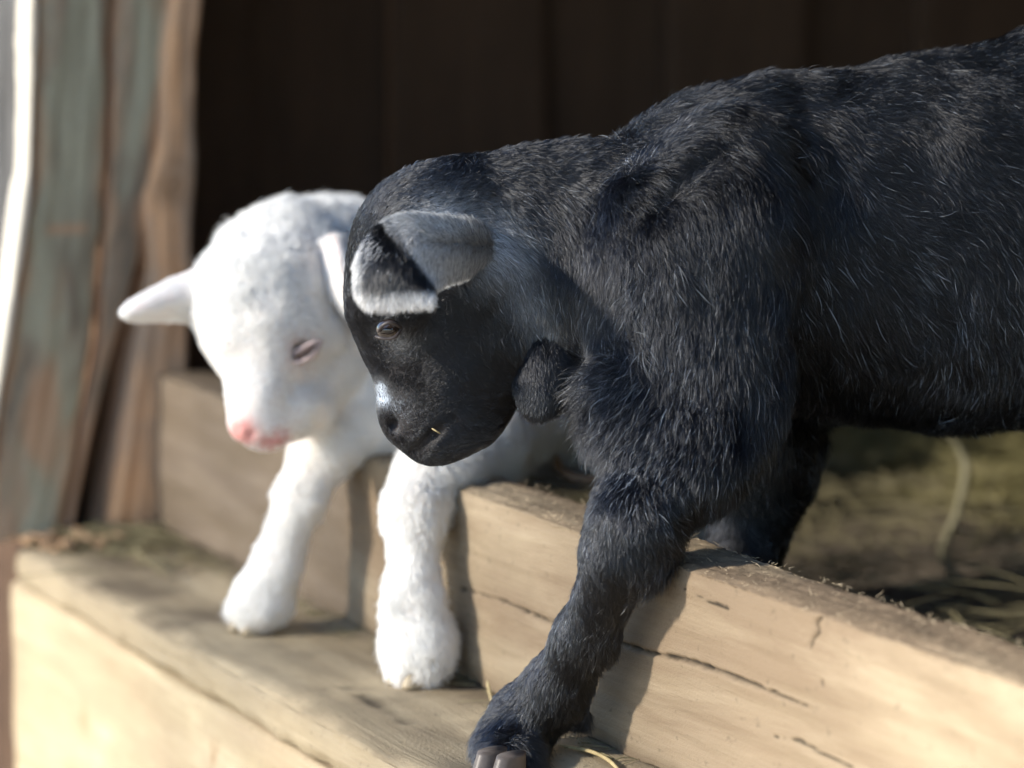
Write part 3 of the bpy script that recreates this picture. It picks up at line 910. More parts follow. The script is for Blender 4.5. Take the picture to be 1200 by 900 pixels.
# ------------------------------------------------------------------ added tree out of view: leaves placed to throw chosen dapples of shade
tree = empty("added_shade_tree", (-3.1, 0.55, -0.22), "leafy tree added out of view at the left to dapple the sunlight", "tree")
SD = np.array(sdir)
def to_plane(p):
    p = np.array(p); k = (0.65 - p @ NV) / (SD @ NV); q = p + SD * k
    return np.array([q @ DV, q[2]])
T_ZONES = [  # point in the scene, reach (s, z) in metres, share of the sun that gets there
 (SC(0.80, 0.669, 0.04), (0.22, 0.16), 1.0), (SC(1.80, 0.563, -0.09), (0.06, 0.10), 1.0), (SC(1.64, 0.563, -0.09), (0.10, 0.07), 0.85), (SC(1.42, 0.563, -0.12), (0.16, 0.06), 0.8),
 (SC(1.885, 0.60, 0.2), (0.022, 0.6), 1.0), (SC(2.10, 0.60, 0.3), (0.15, 0.5), 0.12), (SC(1.78, 0.669, 0.06), (0.14, 0.06), 0.04), (P(620, 420, 1.34), (0.02, 0.025), 0.03),
 (P(300, 330, 1.60), (0.05, 0.05), 0.5), (P(620, 500, 1.64), (0.05, 0.04), 0.9), (P(272, 460, 1.59), (0.03, 0.035), 0.9), (P(400, 250, 1.66), (0.06, 0.05), 0.65),
 (P(180, 365, 1.61), (0.035, 0.018), 1.0), (P(440, 335, 1.28), (0.035, 0.03), 1.0), (P(740, 370, 1.33), (0.045, 0.04), 0.35), (P(780, 560, 1.32), (0.05, 0.05), 0.6),
 (P(640, 240, 1.33), (0.08, 0.04), 0.12), (P(850, 200, 1.34), (0.09, 0.06), 0.10), (P(900, 350, 1.34), (0.08, 0.07), 0.10), (P(1050, 250, 1.34), (0.1, 0.1), 0.18), (P(1180, 390, 1.33), (0.04, 0.05), 0.6),
 (P(530, 430, 1.33), (0.04, 0.04), 0.10), (P(660, 780, 1.35), (0.04, 0.04), 0.08), (P(700, 700, 1.35), (0.03, 0.04), 0.1),
 (SC(1.15, 0.669, 0.05), (0.08, 0.07), 0.5), (SC(1.38, 0.669, 0.05), (0.11, 0.06), 0.14), (P(480, 680, 1.52), (0.06, 0.09), 0.05), (P(320, 640, 1.64), (0.04, 0.07), 0.12),
 (SC(1.5, 0.6, 0.0), (0.3, 0.02), 0.3),
]
zt = np.array([[*to_plane(p), *r_, t_] for p, r_, t_ in T_ZONES])
def trans(q):
    d = ((q[:, None, 0] - zt[None, :, 0]) / zt[None, :, 2]) ** 2 + ((q[:, None, 1] - zt[None, :, 1]) / zt[None, :, 3]) ** 2
    w_ = np.exp(-d * 1.2); w0 = 0.06
    return (w_ @ zt[:, 4] + w0 * 0.38) / (w_.sum(1) + w0)
tr = np.random.default_rng(5)
NL = 9000
q = np.stack([tr.uniform(0.2, 3.2, NL), tr.uniform(-0.5, 1.3, NL)], 1)
dist = tr.uniform(2.9, 3.9, NL)
A_LEAF = 0.0009
want = -np.log(np.clip(trans(q), 0.08, 1.0))                  # leaf layers wanted there
area = 3.0 * 1.8 * abs(SD @ NV)
keep = tr.random(NL) < want * area / (NL * A_LEAF * 0.62)
q, dist = q[keep], dist[keep]
base_ = NV * 0.65 + DV * q[:, :1]; base_[:, 2] = q[:, 1]
lp = base_ + SD * dist[:, None]
more = np.array([-3.2, 0.3, 2.9]) + tr.normal(size=(900, 3)) * np.array([0.4, 0.7, 0.35])
kq = np.array([to_plane(m_) for m_ in more])
more = more[(kq[:, 1] > 1.2) | (kq[:, 0] > 3.2) | (kq[:, 0] < 0.2)]
lp = np.concatenate([lp, more])
n = len(lp)
a = tr.normal(size=(n, 3)); a /= np.linalg.norm(a, axis=1)[:, None]
b = np.cross(a, tr.normal(size=(n, 3))); b /= np.linalg.norm(b, axis=1)[:, None]
c_ = np.cross(a, b)
L_ = tr.uniform(0.019, 0.028, n)[:, None]; W_ = L_ * 0.6
Vl = np.stack([lp - a * L_, lp - a * L_ * 0.2 + b * W_ + c_ * 0.004, lp + a * L_ * 0.5 + b * W_ * 0.7 + c_ * 0.004, lp + a * L_ * 1.1, lp + a * L_ * 0.5 - b * W_ * 0.7 + c_ * 0.004, lp - a * L_ * 0.2 - b * W_ + c_ * 0.004], 1).reshape(-1, 3)
i0 = np.arange(n)[:, None] * 6
Ql = np.concatenate([i0 + np.array([[0, 1, 2, 3]]), i0 + np.array([[0, 3, 4, 5]])])
link("crown", np_mesh("crown", Vl, Ql), plain("leaf", (0.07, 0.10, 0.03), 0.5), tree)["kind"] = "stuff"
def limb(pts, r0, r1, name="branch"):
    pts = np.array(pts, float); n_ = 14; t = np.linspace(0, 1, n_)
    C = np.stack([np.interp(t, np.linspace(0, 1, len(pts)), pts[:, k]) for k in range(3)], 1)
    C[1:-1] += 0.02 * tr.normal(size=(n_ - 2, 3))
    V = []; m = 8
    for i in range(n_):
        for j in range(m):
            an = 2 * math.pi * j / m; r_ = (r0 + (r1 - r0) * t[i]) * (1 + 0.1 * math.sin(5 * an + i))
            V.append(C[i] + r_ * np.array([math.cos(an), math.sin(an), 0.2 * math.sin(an)]))
    Qs = [(i * m + j, i * m + (j + 1) % m, (i + 1) * m + (j + 1) % m, (i + 1) * m + j) for i in range(n_ - 1) for j in range(m)]
    return link(name, np_mesh(name, np.array(V), np.array(Qs)), M_bark, tree)
M_bark = plain("bark", (0.12, 0.09, 0.07), 0.9)
limb([(-3.1, 0.55, -0.24), (-3.14, 0.5, 0.6), (-3.1, 0.48, 1.3), (-3.12, 0.46, 2.4)], 0.05, 0.02, "trunk")
limb([(-3.1, 0.48, 2.0), (-3.3, 0.8, 2.5), (-3.3, 1.2, 2.8)], 0.02, 0.006)
limb([(-3.1, 0.48, 2.1), (-2.9, 0.0, 2.7), (-2.9, -0.4, 3.0)], 0.02, 0.006)
limb([(-3.1, 0.46, 2.3), (-3.4, 0.2, 2.8), (-3.5, 0.0, 3.2)], 0.016, 0.005)
# =================================================== the black kid
bk = empty("goat_kid", tuple(P(950, 890, 1.45)), "black kid goat with a white-rimmed folded ear, stepping over the sill board", "goat")
YB = 1.41
def yb(px):                                   # depth of the body's mid plane along the trunk
    return 1.395 + (px - 700) * 0.00012
fb = Field((-0.115, 1.26, -0.03), (0.47, 1.62, 0.40), 0.0016)
def cn(f, a, b, k=0.012, ys=1.0, sub=False):
    f.cone(P(a[0], a[1], a[2]), P(b[0], b[1], b[2]), PXM(a[3], a[2]), PXM(b[3], b[2]), k, ys, sub)
# trunk
cn(fb, (880, 284, yb(880), 182), (1080, 293, yb(1080), 198), 0.02, 0.62)
cn(fb, (1080, 293, yb(1080), 198), (1300, 270, yb(1300), 232), 0.02, 0.62)
cn(fb, (1300, 235, yb(1300), 200), (1480, 240, yb(1480), 170), 0.02, 0.55)
cn(fb, (900, 120, yb(900), 20), (1050, 114, yb(1050), 20), 0.016, 0.7)     # withers and spine ridge
cn(fb, (1050, 112, yb(1050), 24), (1300, 50, yb(1300), 26), 0.016, 0.7)
# shoulder (near)
cn(fb, (815, 300, 1.355, 112), (800, 420, 1.345, 95), 0.022, 0.42)
cn(fb, (860, 190, 1.375, 62), (790, 330, 1.350, 90), 0.022, 0.42)
cn(fb, (780, 330, yb(780), 130), (830, 300, yb(830), 150), 0.02, 0.55)
# brisket and neck
cn(fb, (762, 420, 1.385, 60), (800, 440, 1.39, 80), 0.02, 0.75)
cn(fb, (760, 292, 1.39, 118), (640, 300, 1.385, 108), 0.022, 0.56)
cn(fb, (640, 290, 1.385, 106), (545, 270, 1.38, 82), 0.022, 0.58)
cn(fb, (705, 355, 1.375, 68), (665, 380, 1.375, 50), 0.02, 0.6)
# neck wrinkles
for (x0, y0, x1, y1, rr_) in ((700, 190, 668, 300, 7), (668, 240, 690, 380, 8), (770, 215, 745, 262, 9)):
    cn(fb, (x0, y0, 1.335, rr_), (x1, y1, 1.330, rr_), 0.008, 1.6, True)
cn(fb, (850, 165, 1.352, 6), (770, 235, 1.338, 6), 0.010, 1.3, True)
cn(fb, (890, 119, 1.374, 6), (1065, 108, 1.380, 6), 0.007, 1.4, True)        # crease before the withers
# head
cn(fb, (492, 292, 1.375, 82), (505, 330, 1.372, 84), 0.02, 0.86)            # skull
cn(fb, (540, 330, 1.375, 80), (540, 400, 1.372, 72), 0.02, 0.72)             # cheek
cn(fb, (470, 360, 1.372, 60), (500, 460, 1.367, 39), 0.018, 0.78)            # nose ridge
cn(fb, (532, 425, 1.370, 76), (530, 448, 1.368, 66), 0.02, 0.58)
cn(fb, (500, 480, 1.366, 42), (515, 497, 1.366, 36), 0.014, 0.80)            # muzzle
cn(fb, (482, 492, 1.364, 27), (500, 505, 1.364, 28), 0.012, 0.9)
cn(fb, (512, 510, 1.366, 21), (552, 488, 1.367, 32), 0.012, 0.75)            # chin and lower jaw
cn(fb, (448, 352, 1.345, 15), (475, 360, 1.343, 14), 0.012, 1.0)             # brow
fb.ell(P(456, 386, 1.330), (0.0062, 0.006, 0.0052), 0.004, sub=True)         # eye socket
fb.ell(P(461, 499, 1.353), (0.0032, 0.008, 0.0044), 0.003, sub=True)         # nostril
cn(fb, (484, 530, 1.356, 4.5), (508, 508, 1.350, 3.6), 0.004, 2.2, True)     # mouth line
cn(fb, (508, 508, 1.350, 3.6), (548, 482, 1.338, 2.2), 0.004, 2.2, True)
cn(fb, (470, 512, 1.350, 2.5), (482, 506, 1.348, 2.0), 0.003, 2.0, True)
# near foreleg, reaching over the sill to the step
cn(fb, (805, 440, 1.352, 86), (790, 520, 1.338, 74), 0.018, 0.55)
cn(fb, (850, 440, 1.36, 60), (815, 530, 1.340, 58), 0.018, 0.6)
cn(fb, (788, 520, 1.338, 66), (742, 610, 1.322, 45), 0.014, 0.72)
cn(fb, (742, 610, 1.322, 45), (728, 650, 1.322, 40), 0.012, 0.85)            # knee
cn(fb, (726, 655, 1.324, 38), (686, 745, 1.348, 31), 0.012, 0.9)
cn(fb, (686, 745, 1.348, 31), (652, 805, 1.366, 33), 0.012, 0.95)
cn(fb, (652, 805, 1.366, 35), (616, 840, 1.372, 36), 0.012, 0.95)            # fetlock
cn(fb, (616, 842, 1.374, 34), (598, 872, 1.370, 33), 0.010, 0.95)
cn(fb, (598, 872, 1.370, 33), (600, 893, 1.350, 34), 0.010, 0.95)
cn(fb, (665, 828, 1.374, 18), (678, 840, 1.376, 12), 0.008, 1.0)             # dewclaw bulge
# far foreleg, straight down to the shed floor
FY = 1.465
cn(fb, (890, 440, 1.45, 70), (895, 530, FY, 62), 0.018, 0.7)
cn(fb, (895, 530, FY, 56), (875, 640, FY, 36), 0.014, 0.8)
cn(fb, (875, 640, FY, 35), (870, 760, FY, 26), 0.012, 0.9)
cn(fb, (870, 760, FY, 26), (866, 830, FY, 28), 0.012, 0.9)
cn(fb, (866, 830, FY, 28), (858, 862, FY, 28), 0.010, 0.95)
# hind legs (beyond the frame)
for hy, sx in ((yb(1480) - 0.035, 0), (yb(1480) + 0.045, 40)):
    cn(fb, (1500 + sx, 330, hy, 105), (1480 + sx, 470, hy, 70), 0.02, 0.5)
    cn(fb, (1480 + sx, 470, hy, 60), (1560 + sx, 600, hy, 34), 0.016, 0.7)
    cn(fb, (1560 + sx, 600, hy, 32), (1545 + sx, 740, hy, 24), 0.012, 0.9)
    cn(fb, (1545 + sx, 740, hy, 26), (1530 + sx, 830, hy, 27), 0.012, 0.9)
fb.cone(P(1600, 150, yb(1480)), P(1650, 120, yb(1480)), 0.014, 0.009, 0.01)
# belly tuck
cn(fb, (1010, 560, 1.33, 52), (1040, 556, 1.50, 52), 0.02, 1.0, True)
Vb, Qb = fb.mesh(); Vb = relax(Vb, Qb, 2)
del fb
me = np_mesh("body", Vb, Qb)
xyb = PX(Vb)
skb = np.tile(np.array([0.014, 0.012, 0.013]), (len(Vb), 1))
muz = blob(xyb, 470, 505, 16)[:, None]
skb = skb * (1 - muz) + np.array([0.030, 0.026, 0.028]) * muz
set_col(me, "skin", skb)
body_b = link("body", me, M_bskin, bk)

# guides: px, py, dx, dy, depth, length mm, lift
GB = np.array([
 # head: from the nose up and back
 (470, 500, -.1, -.3, 0, 1.6, .25), (500, 520, .5, -.1, 0, 2.0, .25), (455, 450, .0, -.9, 0, 2.2, .2), (500, 460, .4, -.6, 0, 2.6, .22), (540, 480, .8, .1, 0, 3.2, .25),
 (420, 360, .0, -1, 0, 3.0, .25), (470, 350, .3, -.8, 0, 3.0, .25), (410, 300, .3, -1, 0, 4.0, .3), (450, 240, .9, -.5, 0, 5, .3), (500, 200, 1, -.1, 0, 5.5, .3),
 (480, 410, .6, -.2, 0, 3, .22), (540, 400, .9, .4, 0, 4.5, .25), (590, 440, .7, .8, 0, 5.5, .3), (570, 350, .8, .7, 0, 5.5, .3), (600, 380, .6, .9, 0, 6.5, .3),
 (520, 290, 1, .1, 0, 6, .35), (580, 280, 1, .3, 0, 8, .35), (620, 340, .6, .9, 0, 9, .35),
 # neck
 (560, 200, 1, .15, 0, 7, .35), (620, 200, 1, .3, 0, 8, .4), (620, 250, .9, .6, 0, 9, .35), (680, 190, .9, .3, 0, 9, .5), (680, 270, .5, .9, 0, 10, .35),
 (730, 200, .5, .7, 0, 10, .5), (660, 330, .4, 1, 0, 10, .3), (650, 420, .2, 1, 0, 9, .3), (700, 370, .3, 1, 0, 11, .3), (690, 430, -.3, .8, 0, 11, .4),
 # withers, back
 (780, 180, .8, .1, 0, 10, .45), (850, 130, 1, -.1, 0, 9, .4), (900, 95, 1, .0, 0, 8, .35), (1000, 95, 1, .05, 0, 8, .3), (1100, 85, 1, -.05, 0, 8, .3), (1200, 60, 1, .0, 0, 8, .3),
 (850, 200, .5, .7, 0, 11, .3), (950, 160, .9, .5, 0, 10, .28), (1050, 170, 1, .4, 0, 10, .3), (1150, 160, 1, .3, 0, 11, .35), (1200, 220, 1, .5, 0, 11, .4),
 # ribs
 (760, 270, .1, 1, 0, 11, .28), (830, 290, .2, 1, 0, 11, .25), (920, 270, .5, .9, 0, 12, .25), (1000, 260, .7, .8, 0, 11, .3), (1080, 270, .8, .7, 0, 11, .35), (1160, 300, .6, .9, 0, 12, .42),
 (880, 380, .2, 1, 0, 13, .25), (960, 380, .35, 1, 0, 15, .3), (1030, 370, .4, 1, 0, 15, .32), (1100, 380, .3, 1, 0, 13, .4), (1180, 400, .2, 1, 0, 13, .42),
 (980, 460, .1, 1, 0, 12, .3), (1080, 460, .2, 1, 0, 9, .3), (1180, 490, .0, 1, 0, 10, .35), (1300, 300, .6, .9, 0, 11, .3), (1480, 300, .6, .9, 0, 11, .3), (1540, 600, 0, 1, 0, 6, .2),
 # shoulder and foreleg
 (725, 432, -1, .15, 0, 22, 1.0), (712, 442, -1, .1, 0, 22, 1.0), (716, 455, -1, .3, 0, 20, 1.0), (740, 470, -.8, .4, 0, 15, .8), (760, 380, .0, 1, 0, 11, .35), (800, 430, -.2, 1, 0, 12, .42), (860, 420, -.2, 1, 0, 12, .4), (890, 470, -.5, .9, 0, 13, .45),
 (760, 480, -.4, 1, 0, 10, .45), (820, 500, -.4, 1, 0, 11, .45), (860, 520, -.4, 1, 0, 12, .4), (740, 540, -.2, 1, 0, 8, .3), (790, 560, -.2, 1, 0, 8, .35), (700, 600, -.15, 1, 0, 6, .28), (760, 620, .2, 1, 0, 9, .4),
 (720, 660, -.3, 1, 0, 5, .22), (785, 655, .9, .7, 0, 16, .8), (700, 720, -.4, 1, 0, 4.5, .2), (750, 700, .4, 1, 0, 9, .5), (660, 780, -.5, 1, 0, 4.5, .22), (715, 790, .3, 1, 0, 10, .5), (620, 830, -.6, .8, 0, 6, .3), (680, 830, .1, 1, 0, 8, .4), (590, 870, -.3, 1, 0, 11, .3), (600, 890, -.2, 1, 0, 11, .3), (640, 880, -.1, 1, 0, 11, .3),
 (890, 560, .1, 1, 0, 9, .3), (940, 560, .5, 1, 0, 9, .4), (880, 660, .1, 1, 0, 6, .25), (865, 850, 0, 1, 0, 6, .3),
])
GB[:, 5] *= np.where((GB[:, 5] >= 7) & (GB[:, 1] < 600), 1.3, 1.0)
def tint_b(p, nn, xy, r):
    n = len(p)
    q = p * 110
    pat = np.clip(0.5 + 0.9 * fbm(q[:, 0], q[:, 1], q[:, 2] * 0.4, 2), 0.05, 1.6)
    base = 0.0005 + (r.random(n) < 0.16) * r.uniform(0.015, 0.14, n) * pat  # scattered lighter hairs put sheen highlights into the coat's colour
    rare = (r.random(n) < 0.014) * r.uniform(0.1, 0.5, n)
    low = np.clip((xy[:, 1] - 600) / 60, 0, 1)
    rare2 = (r.random(n) < 0.075 * (blob(xy, 800, 490, 60) + blob(xy, 760, 580, 40) + 0.8 * blob(xy, 740, 350, 45) + 1.3 * blob(xy, 1180, 400, 60) + 0.5 * blob(xy, 610, 300, 40) + 0.5 * blob(xy, 1000, 340, 80))) * r.uniform(0.10, 0.5, n)
    face = np.clip(1.6 * blob(xy, 500, 430, 60), 0, 1)
    t = base * (1 - 0.9 * face) + np.maximum(rare * 0.7 * (1 - 0.9 * face), rare2) * (1 - 0.9 * low)
    # bluish white patch at the ear's root, running back into the neck
    ear = 0.75 * blob(xy, 568, 288, 22) + 0.9 * blob(xy, 510, 270, 20) + 0.22 * blob(xy, 592, 305, 16) + 0.3 * blob(xy, 615, 345, 16) + 0.22 * blob(xy, 635, 385, 15)
    t = t + np.clip(ear, 0, 1) * r.uniform(0.2, 1.0, n) ** 1.5
    nose = (0.8 * blob(xy, 447, 456, 5) + 0.9 * blob(xy, 449, 470, 6)) * (r.random(n) < 0.75)
    salt = 0.8 * blob(xy, 474, 488, 11) + 0.7 * blob(xy, 464, 476, 9)
    t = t + nose + np.clip(salt, 0, 1) * (r.random(n) < 0.5) * r.uniform(0.1, 0.5, n)
    t = t + 1.1 * blob(xy, 733, 187, 4) + (0.12 * blob(xy, 466, 408, 9) + 0.12 * blob(xy, 446, 392, 6)) * r.random(n)
    return np.clip(t, 0, 1)
def len_b(p, nn, xy):
    e = np.sqrt((xy[:, 0] - 457) ** 2 + (xy[:, 1] - 388) ** 2)
    m = 1 - 0.75 * np.exp(-(e / 17) ** 2)
    m *= 1 - 0.7 * np.clip(blob(xy, 463, 500, 9) + blob(xy, 484, 527, 7) + blob(xy, 498, 516, 6) + blob(xy, 515, 504, 6) + blob(xy, 535, 492, 6), 0, 1)
    return m
def dens_b(c, fn):
    xy = PX(c)
    e = np.sqrt(((xy[:, 0] - 457) / 13) ** 2 + ((xy[:, 1] - 388) / 10) ** 2)
    d = np.where((e < 1.0) & (fn[:, 1] < 0.2), 0.03, 1.0)
    d *= np.where((xy[:, 0] > 1230), 0.2, 1.0)
    d *= np.where((xy[:, 0] < 620) & (xy[:, 1] > 330) & (xy[:, 1] < 545), 2.6, 1.0)
    nz = np.exp(-(((xy[:, 0] - 461) / 8) ** 2 + ((xy[:, 1] - 500) / 10) ** 2))
    return d * (1 - 0.8 * nz)
fur("fur", bk, Vb, Qb, M_bfur, GB, 850000, seed=11, tintf=tint_b, densf=dens_b, lenf=len_b, sig=26, cell=0.0055, clump=0.8, rad=0.000115, curl=0.22, waver=0.6, tsp=0.2)

# near ear: comes off the temple towards the camera, tip folded down, white rim
E = lambda *a: P(*a)
rows = [
 [E(578, 276, 1.366), E(584, 292, 1.362), E(576, 306, 1.366)],
 [E(540, 260, 1.336), E(550, 290, 1.328), E(545, 320, 1.334)],
 [E(488, 252, 1.308), E(505, 290, 1.296), E(522, 330, 1.308)],
 [E(456, 258, 1.298), E(478, 296, 1.286), E(508, 338, 1.290)],
 [E(440, 270, 1.292), E(460, 312, 1.280), E(508, 346, 1.283)],
 [E(426, 288, 1.290), E(444, 330, 1.279), E(508, 352, 1.281)],
 [E(417, 306, 1.290), E(430, 352, 1.280), E(507, 358, 1.281)],
]
Ve, Qe, uve = sheet(rows, 0.0026, 44, 32)
me = np_mesh("ear", Ve, Qe)
rim = np.clip((uve[:, 0] - 0.86) / 0.1, 0, 1)
bk_ = np.clip((0.5 - uve[:, 0]) / 0.08, 0, 1)[:, None]
se = bk_ * np.array([0.16, 0.175, 0.20]) + (1 - bk_) * (np.array([0.02, 0.02, 0.022]) * (1 - rim[:, None]) + np.array([0.62, 0.44, 0.36]) * rim[:, None])
set_col(me, "skin", se)
ear1 = link("ear", me, M_bskin, bk); ear1["label"] = "folded ear with a white rim and a black inside"
GE = np.array([
 (578, 285, -1, .0, 0, 9, .6), (560, 310, -.9, .3, 0, 6, .3), (520, 265, -1, .15, 0, 6, .3), (520, 310, -.8, .6, 0, 5, .28), (480, 260, -.9, .4, 0, 6, .35), (500, 320, -.4, .9, 0, 4, .3),
 (455, 262, -.5, .3, 0, 5, .6), (470, 290, -.1, 1, 0, 4.5, .15), (450, 310, -.15, 1, 0, 4.5, .2), (430, 295, -.7, .7, 0, 5, .4), (425, 330, -.5, .9, 0, 6, .35), (440, 350, -.1, 1, 0, 6.0, .2), (480, 348, .05, 1, 0, 5.0, .2), (508, 352, .2, 1, 0, 3.5, .2)])
def tint_e(p, nn, xy, r):
    n = len(p)
    x, y = xy[:, 0], xy[:, 1]
    # distance in front of the fold line (455,258)-(508,338)
    f = ((x - 455) * (338 - 258) - (y - 258) * (508 - 455)) / 96.0
    back = np.clip((f - 0) / 6, 0, 1)
    t = back * r.uniform(0.25, 1.0, n) * np.clip(1.15 - (x - 480) / 140, 0.4, 1)
    edge = np.clip(1 - (x - 418) / 12, 0, 1) * (y < 350) + np.clip((y - 334) / 12, 0, 1)
    edge += np.clip(1 - np.abs(f + 1) / 5, 0, 1) * np.clip((300 - y) / 40, 0, 1) * 0.8
    edge += (r.random(n) < 0.30 * blob(xy, 432, 290, 12)) * 0.8
    t = t + (1 - back) * np.clip(edge * (1 + 0.4 * r.normal(size=n)), 0, 1)
    return np.clip(t + 0.01, 0, 1)
fur("ear_fur", ear1, Ve, Qe, M_efur, GE, 34000, seed=12, tintf=tint_e, sig=14, cell=0.0022, clump=0.35, rad=0.00013, curl=0.12, waver=0.15, messy=0.12, label="white-rimmed ear hair, bluish white at the back")
# far ear, hanging behind the jaw
rows = [
 [E(606, 372, 1.380), E(640, 368, 1.372), E(672, 375, 1.380)],
 [E(602, 405, 1.367), E(638, 404, 1.357), E(680, 405, 1.367)],
 [E(601, 438, 1.360), E(637, 440, 1.352), E(684, 436, 1.362)],
 [E(606, 468, 1.357), E(636, 473, 1.351), E(674, 462, 1.359)],
 [E(618, 486, 1.356), E(632, 490, 1.352), E(650, 482, 1.357)],
]
Ve2, Qe2, uv2 = sheet(rows, 0.004, 30, 24)
me = np_mesh("ear", Ve2, Qe2); set_col(me, "skin", np.tile([0.014, 0.013, 0.014], (len(Ve2), 1)))
ear2 = link("ear", me, M_bskin, bk); ear2["label"] = "plain black ear hanging behind the jaw"
GE2 = np.array([(640, 400, 0, 1, 0, 6, .2), (610, 440, -.1, 1, 0, 6, .25), (665, 440, .1, 1, 0, 6, .25), (635, 475, 0, 1, 0, 4.5, .2)])
fur("ear_fur", ear2, Ve2, Qe2, M_bfur, GE2, 22000, seed=13, tintf=lambda p, nn, xy, r: 0.001 + 0.01 * r.random(len(p)) ** 5 + 0.08 * np.clip((410 - xy[:, 1]) / 50, 0, 1) * r.random(len(p)), sig=20, cell=0.003, clump=0.4, rad=0.00014)

# eye
ec = P(456, 386, 1.3335)
eye = ball("eye", ec, 0.0060, M_eye_dark, bk, (1, 0.9, 0.82))
ball("pupil", ec + np.array([-0.0006, -0.0052, 0.0002]), 0.0016, M_pupil, eye, (1.5, 0.30, 0.75), 10)
def lid(name, pts, r, mat, parent, label=None):
    o = tube(name, pts, r, mat, None, None, parent)
    if label: o["label"] = label
    return o
yl = 1.3262
lid("eyelid", [P(443, 389, yl + .003), P(448, 382, yl), P(456, 378, yl - .001), P(464, 380, yl), P(471, 385, yl + .003)], 0.0009, M_lid, bk)
lid("eyelid", [P(440, 394, yl + .003), P(446, 396, yl + .001), P(455, 397, yl + .0003), P(464, 394, yl + .0003), P(471, 385, yl + .003)], 0.0008, M_lid, bk)
# hooves
hf = [SC(0, 0, 0)]
hdir = -NV * 0.8 + DV * -0.3
for k, sx in enumerate((-1, 1)):
    c = P(588, 930, 1.325); c[2] = 0.0015
    hoof("hoof", c + np.cross(hdir / np.linalg.norm(hdir), ZV) * sx * 0.0062, hdir, 0.0115, M_hoof, bk)
for sx in (-1, 1):
    c = P(858, 862, FY); c[2] = ZF - 0.006
    hoof("hoof", c + np.array([0.002, sx * 0.0065, 0]), (-1, -0.1, 0), 0.012, M_hoof, bk)
for hy, sxx in ((yb(1480) - 0.035, 0), (yb(1480) + 0.045, 40)):
    for sx in (-1, 1):
        c = P(1525 + sxx, 850, hy); c[2] = ZF - 0.006
        hoof("hoof", c + np.array([0, sx * 0.0065, 0]), (-1, 0, 0), 0.012, M_hoof, bk)

# =================================================== the white kid
wk = empty("goat_kid", tuple(P(480, 800, 1.56)), "small white kid goat with a pink nose, head bowed beside the black kid", "goat")
fw = Field((-0.275, 1.46, -0.03), (0.24, 2.10, 0.315), 0.0018)
# skull
cn(fw, (312, 345, 1.640, 78), (330, 330, 1.660, 82), 0.016)
cn(fw, (345, 308, 1.670, 66), (395, 303, 1.700, 62), 0.018)
fw.ell(P(300, 370, 1.625), (0.034, 0.034, 0.038), 0.016)
cn(fw, (385, 405, 1.655, 52), (360, 440, 1.640, 46), 0.018)                   # cheek
# muzzle
cn(fw, (312, 405, 1.615, 52), (302, 468, 1.598, 33), 0.018)
cn(fw, (302, 468, 1.598, 31), (296, 492, 1.592, 24), 0.012)
cn(fw, (288, 500, 1.588, 15), (300, 502, 1.590, 18), 0.010)
cn(fw, (318, 512, 1.597, 13), (360, 480, 1.618, 30), 0.014)                   # lower jaw
cn(fw, (322, 498, 1.593, 15), (345, 480, 1.605, 24), 0.010)
cn(fw, (355, 392, 1.612, 16), (380, 388, 1.622, 15), 0.012)                   # brows
cn(fw, (262, 395, 1.600, 14), (270, 400, 1.598, 14), 0.012)
fw.ell(P(357, 411, 1.600), (0.0085, 0.006, 0.0055), 0.004, sub=True)
fw.ell(P(277, 504, 1.577), (0.0020, 0.005, 0.0026), 0.002, sub=True)
fw.ell(P(293, 510, 1.577), (0.0026, 0.005, 0.0024), 0.002, sub=True)
cn(fw, (305, 455, 1.565, 3), (318, 470, 1.570, 3), 0.004, 2.0, True)
cn(fw, (302, 526, 1.580, 1.6), (345, 497, 1.585, 1.2), 0.003, 2.0, True)     # mouth line
# neck, trunk
cn(fw, (400, 310, 1.70, 66), (470, 420, 1.72, 82), 0.022)
cn(fw, (400, 380, 1.69, 52), (440, 450, 1.70, 66), 0.022)
cn(fw, (480, 415, 1.71, 84), (690, 458, 1.71, 96), 0.022)
cn(fw, (690, 458, 1.71, 96), (800, 435, 1.80, 88), 0.022)
cn(fw, (455, 470, 1.68, 50), (520, 480, 1.68, 60), 0.020)
# left foreleg in the photo
cn(fw, (440, 490, 1.672, 42), (378, 528, 1.645, 33), 0.014)
cn(fw, (378, 525, 1.645, 33), (352, 580, 1.636, 26), 0.012)
cn(fw, (352, 580, 1.636, 26), (325, 660, 1.640, 24), 0.010)
cn(fw, (325, 660, 1.640, 26), (308, 700, 1.645, 32), 0.010)
cn(fw, (308, 700, 1.645, 32), (300, 712, 1.643, 28), 0.010)
# right foreleg
cn(fw, (600, 480, 1.66, 66), (560, 515, 1.61, 56), 0.018)
cn(fw, (440, 470, 1.67, 48), (540, 480, 1.65, 60), 0.020)
cn(fw, (560, 520, 1.60, 50), (500, 562, 1.550, 37), 0.014)
cn(fw, (500, 562, 1.555, 35), (484, 600, 1.530, 32), 0.012)
cn(fw, (484, 600, 1.530, 31), (484, 700, 1.517, 28), 0.012)
cn(fw, (484, 700, 1.517, 30), (490, 752, 1.517, 40), 0.012)
cn(fw, (490, 752, 1.517, 38), (486, 778, 1.517, 34), 0.010)
cn(fw, (480, 782, 1.497, 2.5), (479, 815, 1.490, 4), 0.006, 2.5, True)
cn(fw, (288, 718, 1.622, 2.5), (287, 742, 1.618, 4), 0.006, 2.5, True)
